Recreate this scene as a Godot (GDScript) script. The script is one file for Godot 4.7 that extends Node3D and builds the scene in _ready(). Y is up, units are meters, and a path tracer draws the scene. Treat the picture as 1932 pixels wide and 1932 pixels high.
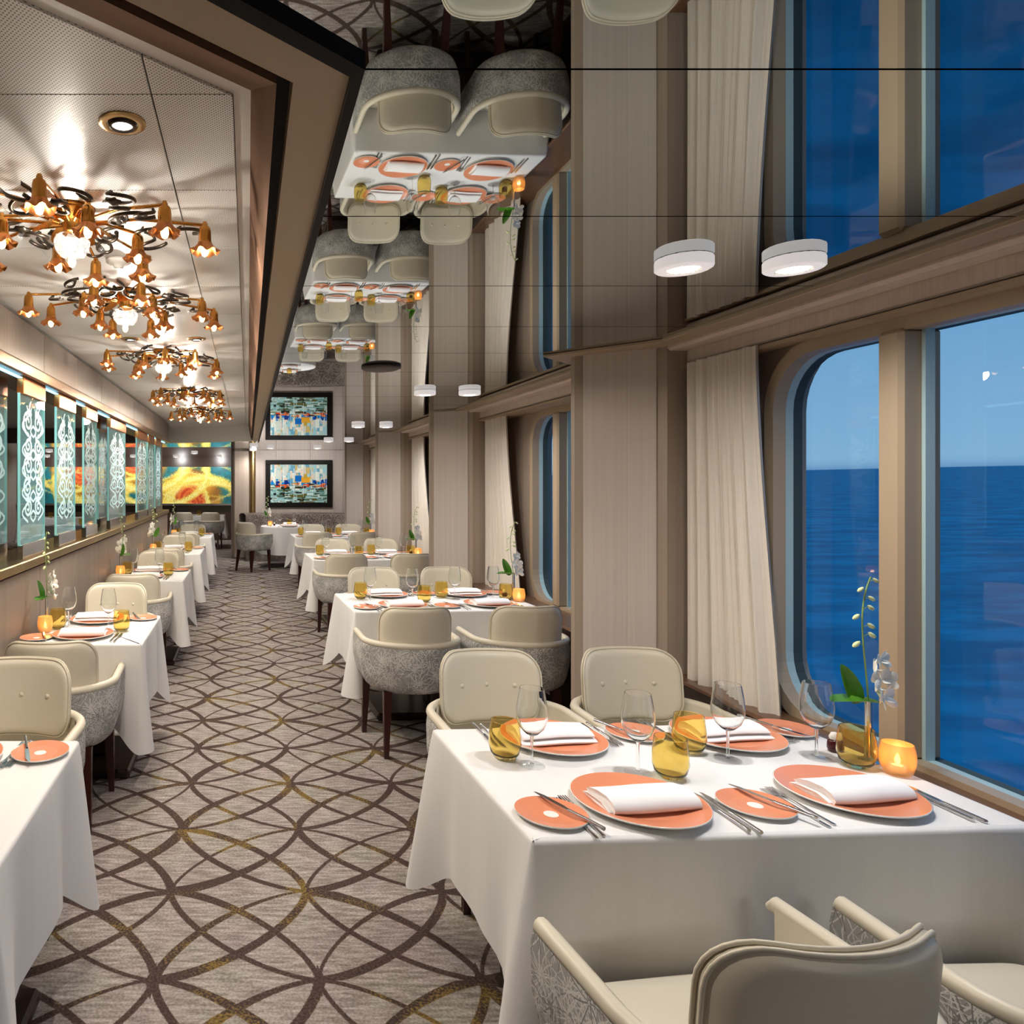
extends Node3D
# A ship's dining room at dusk. x to the right, y up, -z into the picture (d = distance ahead of the camera = -z).

const EYE := 1.59          # camera height
const MIRROR := 2.225      # height of the mirrored ceiling
const WHITE := 2.472       # height of the raised white ceiling
const TABLE := 0.75

var M := {}                # materials
var G := {}                # shared meshes
var taken := {}
var rng := RandomNumberGenerator.new()


# ------------------------------------------------------------------ mesh building
class MB:
	var v := PackedVector3Array()
	var n := PackedVector3Array()
	var t := PackedVector2Array()
	var i := PackedInt32Array()

	func tri(a: Vector3, b: Vector3, c: Vector3, ua := Vector2.ZERO, ub := Vector2.ZERO, uc := Vector2.ZERO) -> void:
		var nn := (b - a).cross(c - a)
		if nn.length_squared() < 1e-16:
			return
		nn = nn.normalized()
		var k := v.size()
		v.append_array(PackedVector3Array([a, b, c]))
		n.append_array(PackedVector3Array([nn, nn, nn]))
		t.append_array(PackedVector2Array([ua, ub, uc]))
		i.append_array(PackedInt32Array([k, k + 2, k + 1]))

	func quad(a: Vector3, b: Vector3, c: Vector3, d: Vector3) -> void:
		var u := (b - a).length()
		var w := (d - a).length()
		tri(a, b, c, Vector2(0, 0), Vector2(u, 0), Vector2(u, w))
		tri(a, c, d, Vector2(0, 0), Vector2(u, w), Vector2(0, w))

	# rows of points, smooth; outside is to the side of (column step) x (row step)
	func grid(rows: Array, closed := false, uv_of = null) -> void:
		var R := rows.size()
		var C: int = rows[0].size()
		var base := v.size()
		var nn := PackedVector3Array()
		nn.resize(R * C)
		var cols := C if closed else C - 1
		for r in R - 1:
			for c in cols:
				var c2 := (c + 1) % C
				var a: Vector3 = rows[r][c]
				var b: Vector3 = rows[r][c2]
				var d: Vector3 = rows[r + 1][c]
				var e: Vector3 = rows[r + 1][c2]
				var f := (b - a).cross(d - a) + (e - b).cross(d - b) * 1.0
				for k in [r * C + c, r * C + c2, (r + 1) * C + c, (r + 1) * C + c2]:
					nn[k] += f
		for r in R:
			for c in C:
				v.append(rows[r][c])
				var q := nn[r * C + c]
				n.append(q.normalized() if q.length_squared() > 1e-20 else Vector3.UP)
				t.append(uv_of.call(r, c) if uv_of != null else Vector2(float(c) / maxi(C - 1, 1), float(r) / maxi(R - 1, 1)))
		for r in R - 1:
			for c in cols:
				var c2 := (c + 1) % C
				var a := base + r * C + c
				var b := base + r * C + c2
				var d := base + (r + 1) * C + c
				var e := base + (r + 1) * C + c2
				i.append_array(PackedInt32Array([a, d, b, b, d, e]))

	func box(lo: Vector3, hi: Vector3, bevel := 0.0, x := Transform3D()) -> void:
		if bevel <= 0.0:
			var p := []
			for k in 8:
				p.append(x * Vector3(hi.x if k & 1 else lo.x, hi.y if k & 2 else lo.y, hi.z if k & 4 else lo.z))
			for q in [[0, 2, 3, 1], [4, 5, 7, 6], [0, 1, 5, 4], [2, 6, 7, 3], [0, 4, 6, 2], [1, 3, 7, 5]]:
				quad(p[q[0]], p[q[1]], p[q[2]], p[q[3]])
			return
		var c := (lo + hi) / 2
		var h := (hi - lo) / 2
		var bv := minf(bevel, minf(h.x, minf(h.y, h.z)) * 0.98)
		var P := func(sx: int, sy: int, sz: int, ax: int) -> Vector3:
			var o := Vector3(sx * h.x, sy * h.y, sz * h.z)
			for k in 3:
				if k != ax:
					o[k] -= signf(o[k]) * bv
			return x * (c + o)
		for s in [-1, 1]:
			var qx := [P.call(s, -1, -1, 0), P.call(s, 1, -1, 0), P.call(s, 1, 1, 0), P.call(s, -1, 1, 0)]
			var qy := [P.call(-1, s, -1, 1), P.call(-1, s, 1, 1), P.call(1, s, 1, 1), P.call(1, s, -1, 1)]
			var qz := [P.call(-1, -1, s, 2), P.call(1, -1, s, 2), P.call(1, 1, s, 2), P.call(-1, 1, s, 2)]
			for q in [qx, qy, qz]:
				if s > 0:
					quad(q[0], q[1], q[2], q[3])
				else:
					quad(q[3], q[2], q[1], q[0])
		for s in [-1, 1]:
			for w in [-1, 1]:
				_edge(P.call(s, w, -1, 0), P.call(s, w, 1, 0), P.call(s, w, 1, 1), P.call(s, w, -1, 1), x.basis * Vector3(s, w, 0))
				_edge(P.call(s, -1, w, 0), P.call(s, 1, w, 0), P.call(s, 1, w, 2), P.call(s, -1, w, 2), x.basis * Vector3(s, 0, w))
				_edge(P.call(-1, s, w, 1), P.call(1, s, w, 1), P.call(1, s, w, 2), P.call(-1, s, w, 2), x.basis * Vector3(0, s, w))
				for z in [-1, 1]:
					var a: Vector3 = P.call(s, w, z, 0)
					var b: Vector3 = P.call(s, w, z, 1)
					var d: Vector3 = P.call(s, w, z, 2)
					if (b - a).cross(d - a).dot(x.basis * Vector3(s, w, z)) > 0:
						tri(a, b, d)
					else:
						tri(a, d, b)

	func _edge(a: Vector3, b: Vector3, c: Vector3, d: Vector3, out: Vector3) -> void:
		if (b - a).cross(c - a).dot(out) > 0:
			quad(a, b, c, d)
		else:
			quad(d, c, b, a)

	# a polygon in plan (x, z), upright from y0 to y1
	func prism(poly: PackedVector2Array, y0: float, y1: float) -> void:
		var p := poly
		if Geometry2D.is_polygon_clockwise(p):
			p = p.duplicate()
			p.reverse()
		var id := Geometry2D.triangulate_polygon(p)
		for k in range(0, id.size(), 3):
			var a := p[id[k]]
			var b := p[id[k + 1]]
			var c := p[id[k + 2]]
			if (b - a).cross(c - a) < 0:
				var s := b
				b = c
				c = s
			tri(Vector3(a.x, y0, a.y), Vector3(b.x, y0, b.y), Vector3(c.x, y0, c.y), a, b, c)
			tri(Vector3(a.x, y1, a.y), Vector3(c.x, y1, c.y), Vector3(b.x, y1, b.y), a, c, b)
		for k in p.size():
			var a := p[k]
			var b := p[(k + 1) % p.size()]
			quad(Vector3(b.x, y0, b.y), Vector3(a.x, y0, a.y), Vector3(a.x, y1, a.y), Vector3(b.x, y1, b.y))

	func lathe(profile: Array, segs := 24, x := Transform3D(), wave = null) -> void:
		var rows := []
		for p in profile:
			var row := PackedVector3Array()
			for k in segs:
				var a := TAU * k / segs
				var rr: float = p.x
				var yy: float = p.y
				if wave != null:
					var w: Vector2 = wave.call(p, a)
					rr = w.x
					yy = w.y
				row.append(x * Vector3(cos(a) * rr, yy, -sin(a) * rr))
			rows.append(row)
		grid(rows, true)

	func tube(path: Array, radius, sides := 8, cap := true) -> void:
		var rows := []
		var up := Vector3.UP
		var N := path.size()
		var side := Vector3.ZERO
		for k in N:
			var dir: Vector3 = (path[mini(k + 1, N - 1)] - path[maxi(k - 1, 0)]).normalized()
			if side == Vector3.ZERO:
				side = dir.cross(up) if absf(dir.dot(up)) < 0.95 else dir.cross(Vector3.RIGHT)
			side = (side - dir * side.dot(dir)).normalized()
			var other := dir.cross(side)
			var r: float = radius[k] if radius is Array else radius
			var row := PackedVector3Array()
			for s in sides:
				var a := TAU * s / sides
				row.append(path[k] + (side * cos(a) + other * sin(a)) * r)
			rows.append(row)
		grid(rows, true)
		if cap:
			for e in [0, N - 1]:
				for s in range(1, sides - 1):
					if e == 0:
						tri(rows[e][0], rows[e][s + 1], rows[e][s])
					else:
						tri(rows[e][0], rows[e][s], rows[e][s + 1])

	# a cushion: outline in (x, y), swelling along z; place() may bend it
	func pillow(outline: PackedVector2Array, thick: float, place: Callable, flat := 0.0, rings := 7, dome := 0.0) -> void:
		var size := Vector2(1e-4, 1e-4)
		for p in outline:
			size = size.max(p.abs())
		for side in [1, -1]:
			var rows := []
			for k in rings + 1:
				var s := 1.0 - pow(1.0 - float(k) / rings, 2.2)
				var row := PackedVector3Array()
				for p in outline:
					var q := p * s
					var e := maxf(0.0, (s - flat) / (1.0 - flat))
					var z: float = thick / 2 * sqrt(maxf(0.0, 1.0 - e * e)) * side
					z += side * dome * cos(PI / 2 * q.x / size.x) * cos(PI / 2 * q.y / size.y)
					row.append(place.call(Vector3(q.x, q.y, z)))
				rows.append(row)
			if side < 0:
				for r in rows.size():
					var w: PackedVector3Array = rows[r]
					w.reverse()
					rows[r] = w
			rows.reverse()
			grid(rows, true)

	func mesh() -> ArrayMesh:
		var a := []
		a.resize(Mesh.ARRAY_MAX)
		a[Mesh.ARRAY_VERTEX] = v
		a[Mesh.ARRAY_NORMAL] = n
		a[Mesh.ARRAY_TEX_UV] = t
		a[Mesh.ARRAY_INDEX] = i
		var m := ArrayMesh.new()
		m.add_surface_from_arrays(Mesh.PRIMITIVE_TRIANGLES, a)
		return m


func P(x: float, h: float, d: float) -> Vector3:
	return Vector3(x, h, -d)


func bx(x0: float, x1: float, h0: float, h1: float, d0: float, d1: float, bevel := 0.0) -> ArrayMesh:
	var b := MB.new()
	b.box(Vector3(x0, h0, -d1), Vector3(x1, h1, -d0), bevel)
	return b.mesh()


func rounded(w: float, h: float, r: float, per := 6, split := 1) -> PackedVector2Array:
	var o := PackedVector2Array()
	for c in [[1, -1, -90], [1, 1, 0], [-1, 1, 90], [-1, -1, 180]]:
		for k in per + 1:
			var a := deg_to_rad(c[2] + 90.0 * k / per)
			var q := Vector2(c[0] * (w / 2 - r) + cos(a) * r, c[1] * (h / 2 - r) + sin(a) * r)
			if k == 0 and o.size() and split > 1:
				var last := o[o.size() - 1]
				for j in range(1, split):
					o.append(last.lerp(q, float(j) / split))
			o.append(q)
	if split > 1:
		var last := o[o.size() - 1]
		for j in range(1, split):
			o.append(last.lerp(o[0], float(j) / split))
	return o


# ------------------------------------------------------------------ objects
func numbered(called: String) -> String:
	var k: int = taken.get(called, 0)
	taken[called] = k + 1
	return called if k == 0 else "%s_%03d" % [called, k]


func thing(called: String, label: String, category: String, at := Vector3.ZERO, turn := 0.0, group := "") -> Node3D:
	var o := Node3D.new()
	o.name = numbered(called)
	add_child(o)
	o.position = at
	o.rotation.y = turn
	o.set_meta("label", label)
	o.set_meta("category", category)
	if group:
		o.set_meta("group", group)
	return o


func part(parent: Node, called: String, mesh: Mesh, mat: Material, x := Transform3D(), label := "") -> MeshInstance3D:
	var o := MeshInstance3D.new()
	o.name = called
	o.mesh = mesh
	o.material_override = mat
	o.transform = x
	parent.add_child(o, true)
	if label:
		o.set_meta("label", label)
	return o


func lone(called: String, mesh: Mesh, mat: Material, label: String, category: String, at := Vector3.ZERO, turn := 0.0, group := "") -> MeshInstance3D:
	var o := MeshInstance3D.new()
	o.name = numbered(called)
	o.mesh = mesh
	o.material_override = mat
	add_child(o)
	o.position = at
	o.rotation.y = turn
	o.set_meta("label", label)
	o.set_meta("category", category)
	if group:
		o.set_meta("group", group)
	return o


func struct(called: String, mesh: Mesh, mat: Material) -> MeshInstance3D:
	var o := MeshInstance3D.new()
	o.name = numbered(called)
	if mesh:
		o.mesh = mesh
		o.material_override = mat
	add_child(o)
	o.set_meta("kind", "structure")
	return o


func struct_root(called: String) -> Node3D:
	var o := Node3D.new()
	o.name = numbered(called)
	add_child(o)
	o.set_meta("kind", "structure")
	return o


# ------------------------------------------------------------------ materials
func plain(c: Color, rough := 0.6, metal := 0.0, spec := 0.5) -> StandardMaterial3D:
	var m := StandardMaterial3D.new()
	m.albedo_color = c
	m.roughness = rough
	m.metallic = metal
	m.metallic_specular = spec
	return m


func c8(r: int, g: int, b: int) -> Color:
	return Color8(r, g, b)


func glow(c: Color, e: float) -> StandardMaterial3D:
	var m := plain(c, 0.5)
	m.emission_enabled = true
	m.emission = c
	m.emission_energy_multiplier = e
	return m


func tex(im: Image) -> ImageTexture:
	return ImageTexture.create_from_image(im)


func noise_bytes(size: int, freq: float, seed_: int, octaves := 4) -> PackedByteArray:
	var f := FastNoiseLite.new()
	f.seed = seed_
	f.frequency = freq
	f.fractal_octaves = octaves
	var im := f.get_seamless_image(size, size, false, false, 0.15)
	im.convert(Image.FORMAT_L8)
	return im.get_data()


# grain: thin lines along y with soft breaks
func grain_image(w: int, h: int, a: Color, b: Color, seed_: int, cross := 0.0) -> Image:
	var r := RandomNumberGenerator.new()
	r.seed = seed_
	var cols := PackedFloat32Array()
	var slow := 0.5
	for x in w:
		slow = clampf(slow + r.randf_range(-0.09, 0.09), 0.25, 0.75)
		cols.append(clampf(slow + r.randf_range(-0.28, 0.28), 0, 1))
	var rowsv := PackedFloat32Array()
	for y in h:
		rowsv.append(r.randf_range(-1, 1) * cross)
	var nz := noise_bytes(256, 0.02, seed_ + 5)
	var data := PackedByteArray()
	data.resize(w * h * 3)
	for y in h:
		for x in w:
			var q := nz[(y % 256) * 256 + ((x * 7) % 256)] / 255.0
			var k := clampf(cols[x] * 0.7 + q * 0.3 + rowsv[y], 0, 1)
			var c := a.lerp(b, k)
			var p := (y * w + x) * 3
			data[p] = int(c.r * 255)
			data[p + 1] = int(c.g * 255)
			data[p + 2] = int(c.b * 255)
	return Image.create_from_data(w, h, false, Image.FORMAT_RGB8, data)


func grained(a: Color, b: Color, seed_: int, scale: Vector3, rough := 0.55, cross := 0.0) -> StandardMaterial3D:
	var m := plain(Color.WHITE, rough)
	m.albedo_texture = tex(grain_image(256, 256, a, b, seed_, cross))
	m.uv1_triplanar = true
	m.uv1_world_triplanar = true
	m.uv1_scale = scale
	return m


# distance from a curve that leaves each node along an axis and runs nearly straight between nodes
func ogee(a: float, b: float) -> float:
	var q := 1.5
	var sum := pow(a, q) + pow(b, q)
	var f := pow(sum, 1.0 / q)
	if absf(f - 1.0) > 0.16:
		return 1.0
	var g := sqrt(pow(a, 2 * q - 2) + pow(b, 2 * q - 2)) * pow(sum, 1.0 / q - 1.0)
	return absf(f - 1.0) / maxf(g, 0.5)


func carpet_image() -> Image:
	var N := 1024
	var cells := 4
	var px := float(cells) / N
	var r := RandomNumberGenerator.new()
	r.seed = 77
	# every ring of the print has a thickness for each of its four quarters, at both ends
	var th := []
	for k in cells * cells:
		var q := []
		for a in 4:
			q.append([r.randf_range(0.018, 0.075), r.randf_range(0.012, 0.04)] if r.randf() < 0.6 else [r.randf_range(0.012, 0.03), r.randf_range(0.015, 0.06)])
		th.append(q)
	var fine := noise_bytes(512, 0.16, 3, 3)
	var streak := noise_bytes(512, 0.03, 9, 4)
	var patch := noise_bytes(512, 0.012, 21, 3)
	var data := PackedByteArray()
	data.resize(N * N * 3)
	var near := [[0, 0], [1, 0], [0, 1], [1, 1]]
	for y in N:
		var v := y * px
		var cj := int(v)
		var fv := v - cj
		for x in N:
			var u := x * px
			var ci := int(u)
			var fu := u - ci
			var edge := 9.0
			for s in near:
				var a: int = s[0]
				var b: int = s[1]
				var dx := fu - a
				var dy := fv - b
				var ds := ogee(absf(dx), absf(dy))
				if ds < 0.09:
					var q: Array = th[((cj + b) % cells) * cells + (ci + a) % cells][a * 2 + b]
					var along := absf(dx)
					var w: float = lerpf(q[0], q[1], along * along * (3 - 2 * along))
					edge = minf(edge, ds - w * 0.88)
			if fu < 0.16 or fu > 0.84 or fv < 0.16 or fv > 0.84:
				for s in [[-1, 0], [-1, 1], [2, 0], [2, 1], [0, -1], [1, -1], [0, 2], [1, 2]]:
					var dx2: float = fu - s[0]
					var dy2: float = fv - s[1]
					var ds2 := ogee(absf(dx2), absf(dy2))
					if ds2 < 0.05:
						var q2: Array = th[((cj + int(s[1]) + cells) % cells) * cells + (ci + int(s[0]) + cells) % cells][(1 if s[0] < 0 else 0) * 2 + (1 if s[1] < 0 else 0)]
						edge = minf(edge, ds2 - q2[0] * 0.7)
			var f := fine[(y % 512) * 512 + (x % 512)] / 255.0
			var st := streak[((y * 3) % 512) * 512 + ((x / 2) % 512)] / 255.0
			var pa := patch[((y * 2 / 5) % 512) * 512 + ((x * 2 / 5) % 512)] / 255.0
			var R := 0.575 + (f - 0.5) * 0.20 + (st - 0.5) * 0.26
			var Gc := R - 0.036 + (pa - 0.5) * 0.03
			var B := R - 0.058
			if edge < 0.0 + (f - 0.5) * 0.012:
				var gold := clampf((pa - 0.60) * 5.0 + (f - 0.5) * 2.2, 0, 1)
				var k := 0.85 + (f - 0.5) * 0.55
				R = lerpf(0.345, 0.52, gold) * k
				Gc = lerpf(0.285, 0.43, gold) * k
				B = lerpf(0.265, 0.25, gold) * k
			var p := (y * N + x) * 3
			data[p] = clampi(int(R * 255), 0, 255)
			data[p + 1] = clampi(int(Gc * 255), 0, 255)
			data[p + 2] = clampi(int(B * 255), 0, 255)
	return Image.create_from_data(N, N, false, Image.FORMAT_RGB8, data)


# woven leaf print of the chair shells
func leaf_fabric_image(base: Color, line: Color, seed_: int) -> Image:
	var N := 512
	var im := Image.create(N, N, false, Image.FORMAT_RGB8)
	im.fill(base)
	var r := RandomNumberGenerator.new()
	r.seed = seed_
	for s in 90:
		var c := Vector2(r.randf() * N, r.randf() * N)
		var rays := r.randi_range(8, 13)
		var off := r.randf() * TAU
		var tone := line.lerp(base, r.randf_range(0.0, 0.35))
		if r.randf() < 0.35:
			tone = base.darkened(0.2)
		for k in rays:
			var a := off + TAU * k / rays + r.randf_range(-0.15, 0.15)
			var l := r.randf_range(40, 105)
			var steps := int(l)
			for q in steps:
				var p := c + Vector2.from_angle(a + 0.2 * q / l) * (6 + q)
				var wd := 3 if q < steps * 0.75 else 2
				for dy in wd:
					for dx in wd:
						im.set_pixel(posmod(int(p.x) + dx, N), posmod(int(p.y) + dy, N), tone)
	for q in 60000:
		var x := r.randi() % N
		var y := r.randi() % N
		im.set_pixel(x, y, im.get_pixel(x, y).lerp(Color.WHITE if q % 2 else Color.BLACK, 0.07))
	return im


# frosted scroll ornament, mirrored left and right
func scroll_image(seed_: int) -> Image:
	var W := 160
	var H := 384
	var im := Image.create(W, H, false, Image.FORMAT_RGBA8)
	im.fill(Color(0.74, 0.86, 0.89, 0.0))
	var r := RandomNumberGenerator.new()
	r.seed = seed_
	var stamp := func(p: Vector2, rad: float) -> void:
		for m in [p, Vector2(W - 1 - p.x, p.y)]:
			for dy in range(-int(rad) - 1, int(rad) + 2):
				for dx in range(-int(rad) - 1, int(rad) + 2):
					if dx * dx + dy * dy <= rad * rad:
						var x := int(m.x) + dx
						var y := int(m.y) + dy
						if x >= 6 and x < W - 6 and y >= 6 and y < H - 6:
							im.set_pixel(x, y, Color(0.74, 0.86, 0.89, 0.9))
	var spiral := func(c: Vector2, size: float, turns: float, dir: float, start: float, w: float) -> void:
		var steps := int(turns * 60)
		for k in steps:
			var q := float(k) / steps
			stamp.call(c + Vector2.from_angle(start + dir * q * turns * TAU) * size * (1.0 - 0.86 * q), w * (1.0 - 0.35 * q))
	var y := 66.0
	var flip := 1.0
	while y < H - 40:
		var size := r.randf_range(25, 33)
		var c := Vector2(W / 2.0 - r.randf_range(33, 38), y)
		spiral.call(c, size, 1.7, flip, r.randf() * TAU, 4.6)
		for k in 80:
			var q := k / 79.0
			stamp.call(Vector2(W / 2.0 - 50 + 22 * sin(q * TAU + 0.6), y - 34 + q * 70), 3.4)
			if k < 40:
				stamp.call(Vector2(W / 2.0 - 18 * sin(q * PI * 2.0), y + 8 + q * 60), 3.0)
		for k in 26:
			var q := k / 25.0
			stamp.call(c + Vector2(size * 0.5 + q * 8, -size * 0.7 - q * 20), 4.4 * (1.0 - q) + 0.8)
		y += size * 2.05
		flip = -flip
	for k in 40:
		var q := k / 39.0
		stamp.call(Vector2(W / 2.0 - 16 - 10 * sin(q * PI), 10 + q * 34), 2.5 + 2.5 * q)
		stamp.call(Vector2(W / 2.0 - 44 + 6 * sin(q * PI), 24 + q * 24), 2.0 + 2.0 * q)
	return im


func band(p: Vector2, c: Vector2, rx: float, ry: float, w: float) -> float:
	var q := Vector2((p.x - c.x) / rx, (p.y - c.y) / ry)
	return clampf(1.0 - absf(q.length() - 1.0) * minf(rx, ry) / w, 0, 1)


func mural_image(flip := false) -> Image:
	var W := 1280
	var H := 216
	var nz := noise_bytes(256, 0.025, 31)
	var nz2 := noise_bytes(256, 0.05, 47)
	var data := PackedByteArray()
	data.resize(W * H * 3)
	var teal := Color(0.10, 0.55, 0.62)
	var deep := Color(0.62, 0.42, 0.18)
	var yellow := Color(0.98, 0.86, 0.34)
	var pale := Color(1.0, 0.97, 0.62)
	var orange := Color(0.93, 0.42, 0.20)
	var red := Color(0.80, 0.26, 0.16)
	for y in H:
		for x in W:
			var p := Vector2(float(x) / H, float(y) / H)
			var wob := (nz[(y % 256) * 256 + x % 256] / 255.0 - 0.5)
			var fine := (nz2[((y * 3) % 256) * 256 + (x * 2) % 256] / 255.0 - 0.5)
			p += Vector2(wob, fine) * 0.10
			var c := teal.lerp(Color(0.20, 0.40, 0.42), 0.5 + wob)
			for f in [[Vector2(4.70, 0.90), 0.0], [Vector2(1.75, 0.12), 1.7], [Vector2(3.2, -0.2), 0.8]]:
				var o: Vector2 = f[0]
				var rel := p - o
				var rr := rel.length()
				var ang: float = rel.angle() + f[1]
				# field of brown petals round the bloom
				c = c.lerp(deep.lerp(Color(0.85, 0.60, 0.22), 0.5 + 0.5 * sin(ang * 7.0 + rr * 9.0)), clampf((0.95 - rr) * 6.0, 0, 1))
				for b in [[1.0, 0.72, 0.15, 0.35, 0.12], [0.8, 0.5, 0.08, -0.35, 0.05], [1.35, 0.85, 0.10, 0.6, 0.4], [0.5, 0.42, 0.05, 0.0, 0.0]]:
					var k := band(p, o + Vector2(b[3], b[4]), b[0], b[1], b[2])
					c = c.lerp(yellow.lerp(pale, clampf(k * 1.6 - 0.6 + fine, 0, 1)), clampf(k * 1.8, 0, 1))
				if rr < 0.44:
					var s := 0.5 + 0.5 * sin(rr * 46.0 - ang * 2.0 + wob * 4.0)
					c = c.lerp(red.lerp(orange, s).lerp(yellow, 0.18 * s), clampf((0.44 - rr) * 9.0, 0, 1))
			for k in 4:
				var ln := absf(p.y - (0.15 + 0.22 * k + 0.22 * sin(p.x * 2.1 + k * 1.3)))
				c = c.lerp(pale if k % 2 else yellow, clampf(1.0 - ln / 0.035, 0, 1) * 0.8)
			c = c.lightened(0.0) if fine > -0.2 else c.darkened(0.15)
			var xx := W - 1 - x if flip else x
			var q := (y * W + xx) * 3
			data[q] = clampi(int(c.r * 255), 0, 255)
			data[q + 1] = clampi(int(c.g * 255), 0, 255)
			data[q + 2] = clampi(int(c.b * 255), 0, 255)
	return Image.create_from_data(W, H, false, Image.FORMAT_RGB8, data)


func abstract_image() -> Image:
	var W := 256
	var H := 176
	var im := Image.create(W, H, false, Image.FORMAT_RGB8)
	im.fill(Color(0.62, 0.72, 0.70))
	var r := RandomNumberGenerator.new()
	r.seed = 12
	var top := [Color(0.80, 0.82, 0.78), Color(0.55, 0.72, 0.76), Color(0.72, 0.76, 0.72), Color(0.36, 0.58, 0.66), Color(0.70, 0.62, 0.40), Color(0.82, 0.74, 0.66)]
	var low := [Color(0.55, 0.72, 0.72), Color(0.12, 0.15, 0.12), Color(0.30, 0.42, 0.36), Color(0.72, 0.80, 0.78), Color(0.34, 0.33, 0.16), Color(0.45, 0.62, 0.62)]
	for k in 420:
		var x := r.randi_range(-10, W)
		var y := r.randi_range(-6, H)
		if y < 86:
			im.fill_rect(Rect2i(x, y, r.randi_range(4, 20), r.randi_range(14, 46)), top[r.randi() % top.size()])
		else:
			im.fill_rect(Rect2i(x, y, r.randi_range(8, 46), r.randi_range(2, 12)), low[r.randi() % low.size()])
	for k in 26:
		im.fill_rect(Rect2i(r.randi_range(0, W), r.randi_range(66, 88), r.randi_range(5, 18), r.randi_range(6, 20)), [Color(0.02, 0.30, 0.62), Color(0.05, 0.45, 0.72), Color(0.02, 0.18, 0.48)][k % 3])
	im.fill_rect(Rect2i(112, 52, 30, 26), Color(0.02, 0.36, 0.66))
	im.fill_rect(Rect2i(140, 58, 38, 26), Color(0.80, 0.58, 0.16))
	im.fill_rect(Rect2i(150, 44, 16, 20), Color(0.66, 0.56, 0.22))
	for k in 30:
		im.fill_rect(Rect2i(r.randi_range(10, W - 10), r.randi_range(86, 102), r.randi_range(8, 32), r.randi_range(2, 7)), [Color(0.78, 0.34, 0.12), Color(0.70, 0.20, 0.08), Color(0.86, 0.58, 0.30), Color(0.10, 0.10, 0.14)][k % 4])
	for k in 34:
		if k % 2:
			im.fill_rect(Rect2i(r.randi_range(0, W), r.randi_range(100, H - 10), r.randi_range(14, 60), 1), Color(0.08, 0.10, 0.08))
		else:
			im.fill_rect(Rect2i(r.randi_range(0, W), r.randi_range(0, H - 50), 1, r.randi_range(20, 60)), Color(0.86, 0.90, 0.88))
	im.fill_rect(Rect2i(106, 20, 2, 156), Color(0.75, 0.82, 0.84))
	return im


func perforated_image() -> Image:
	var N := 64
	var im := Image.create(N, N, false, Image.FORMAT_RGB8)
	im.fill(Color(0.93, 0.93, 0.92))
	for gy in 8:
		for gx in 4:
			var cx := gx * 16 + (8 if gy % 2 else 0)
			var cy := gy * 8 + 4
			for dy in range(-2, 3):
				for dx in range(-2, 3):
					if dx * dx + dy * dy <= 5:
						im.set_pixel(posmod(cx + dx, N), posmod(cy + dy, N), Color(0.40, 0.39, 0.37))
	return im


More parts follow.
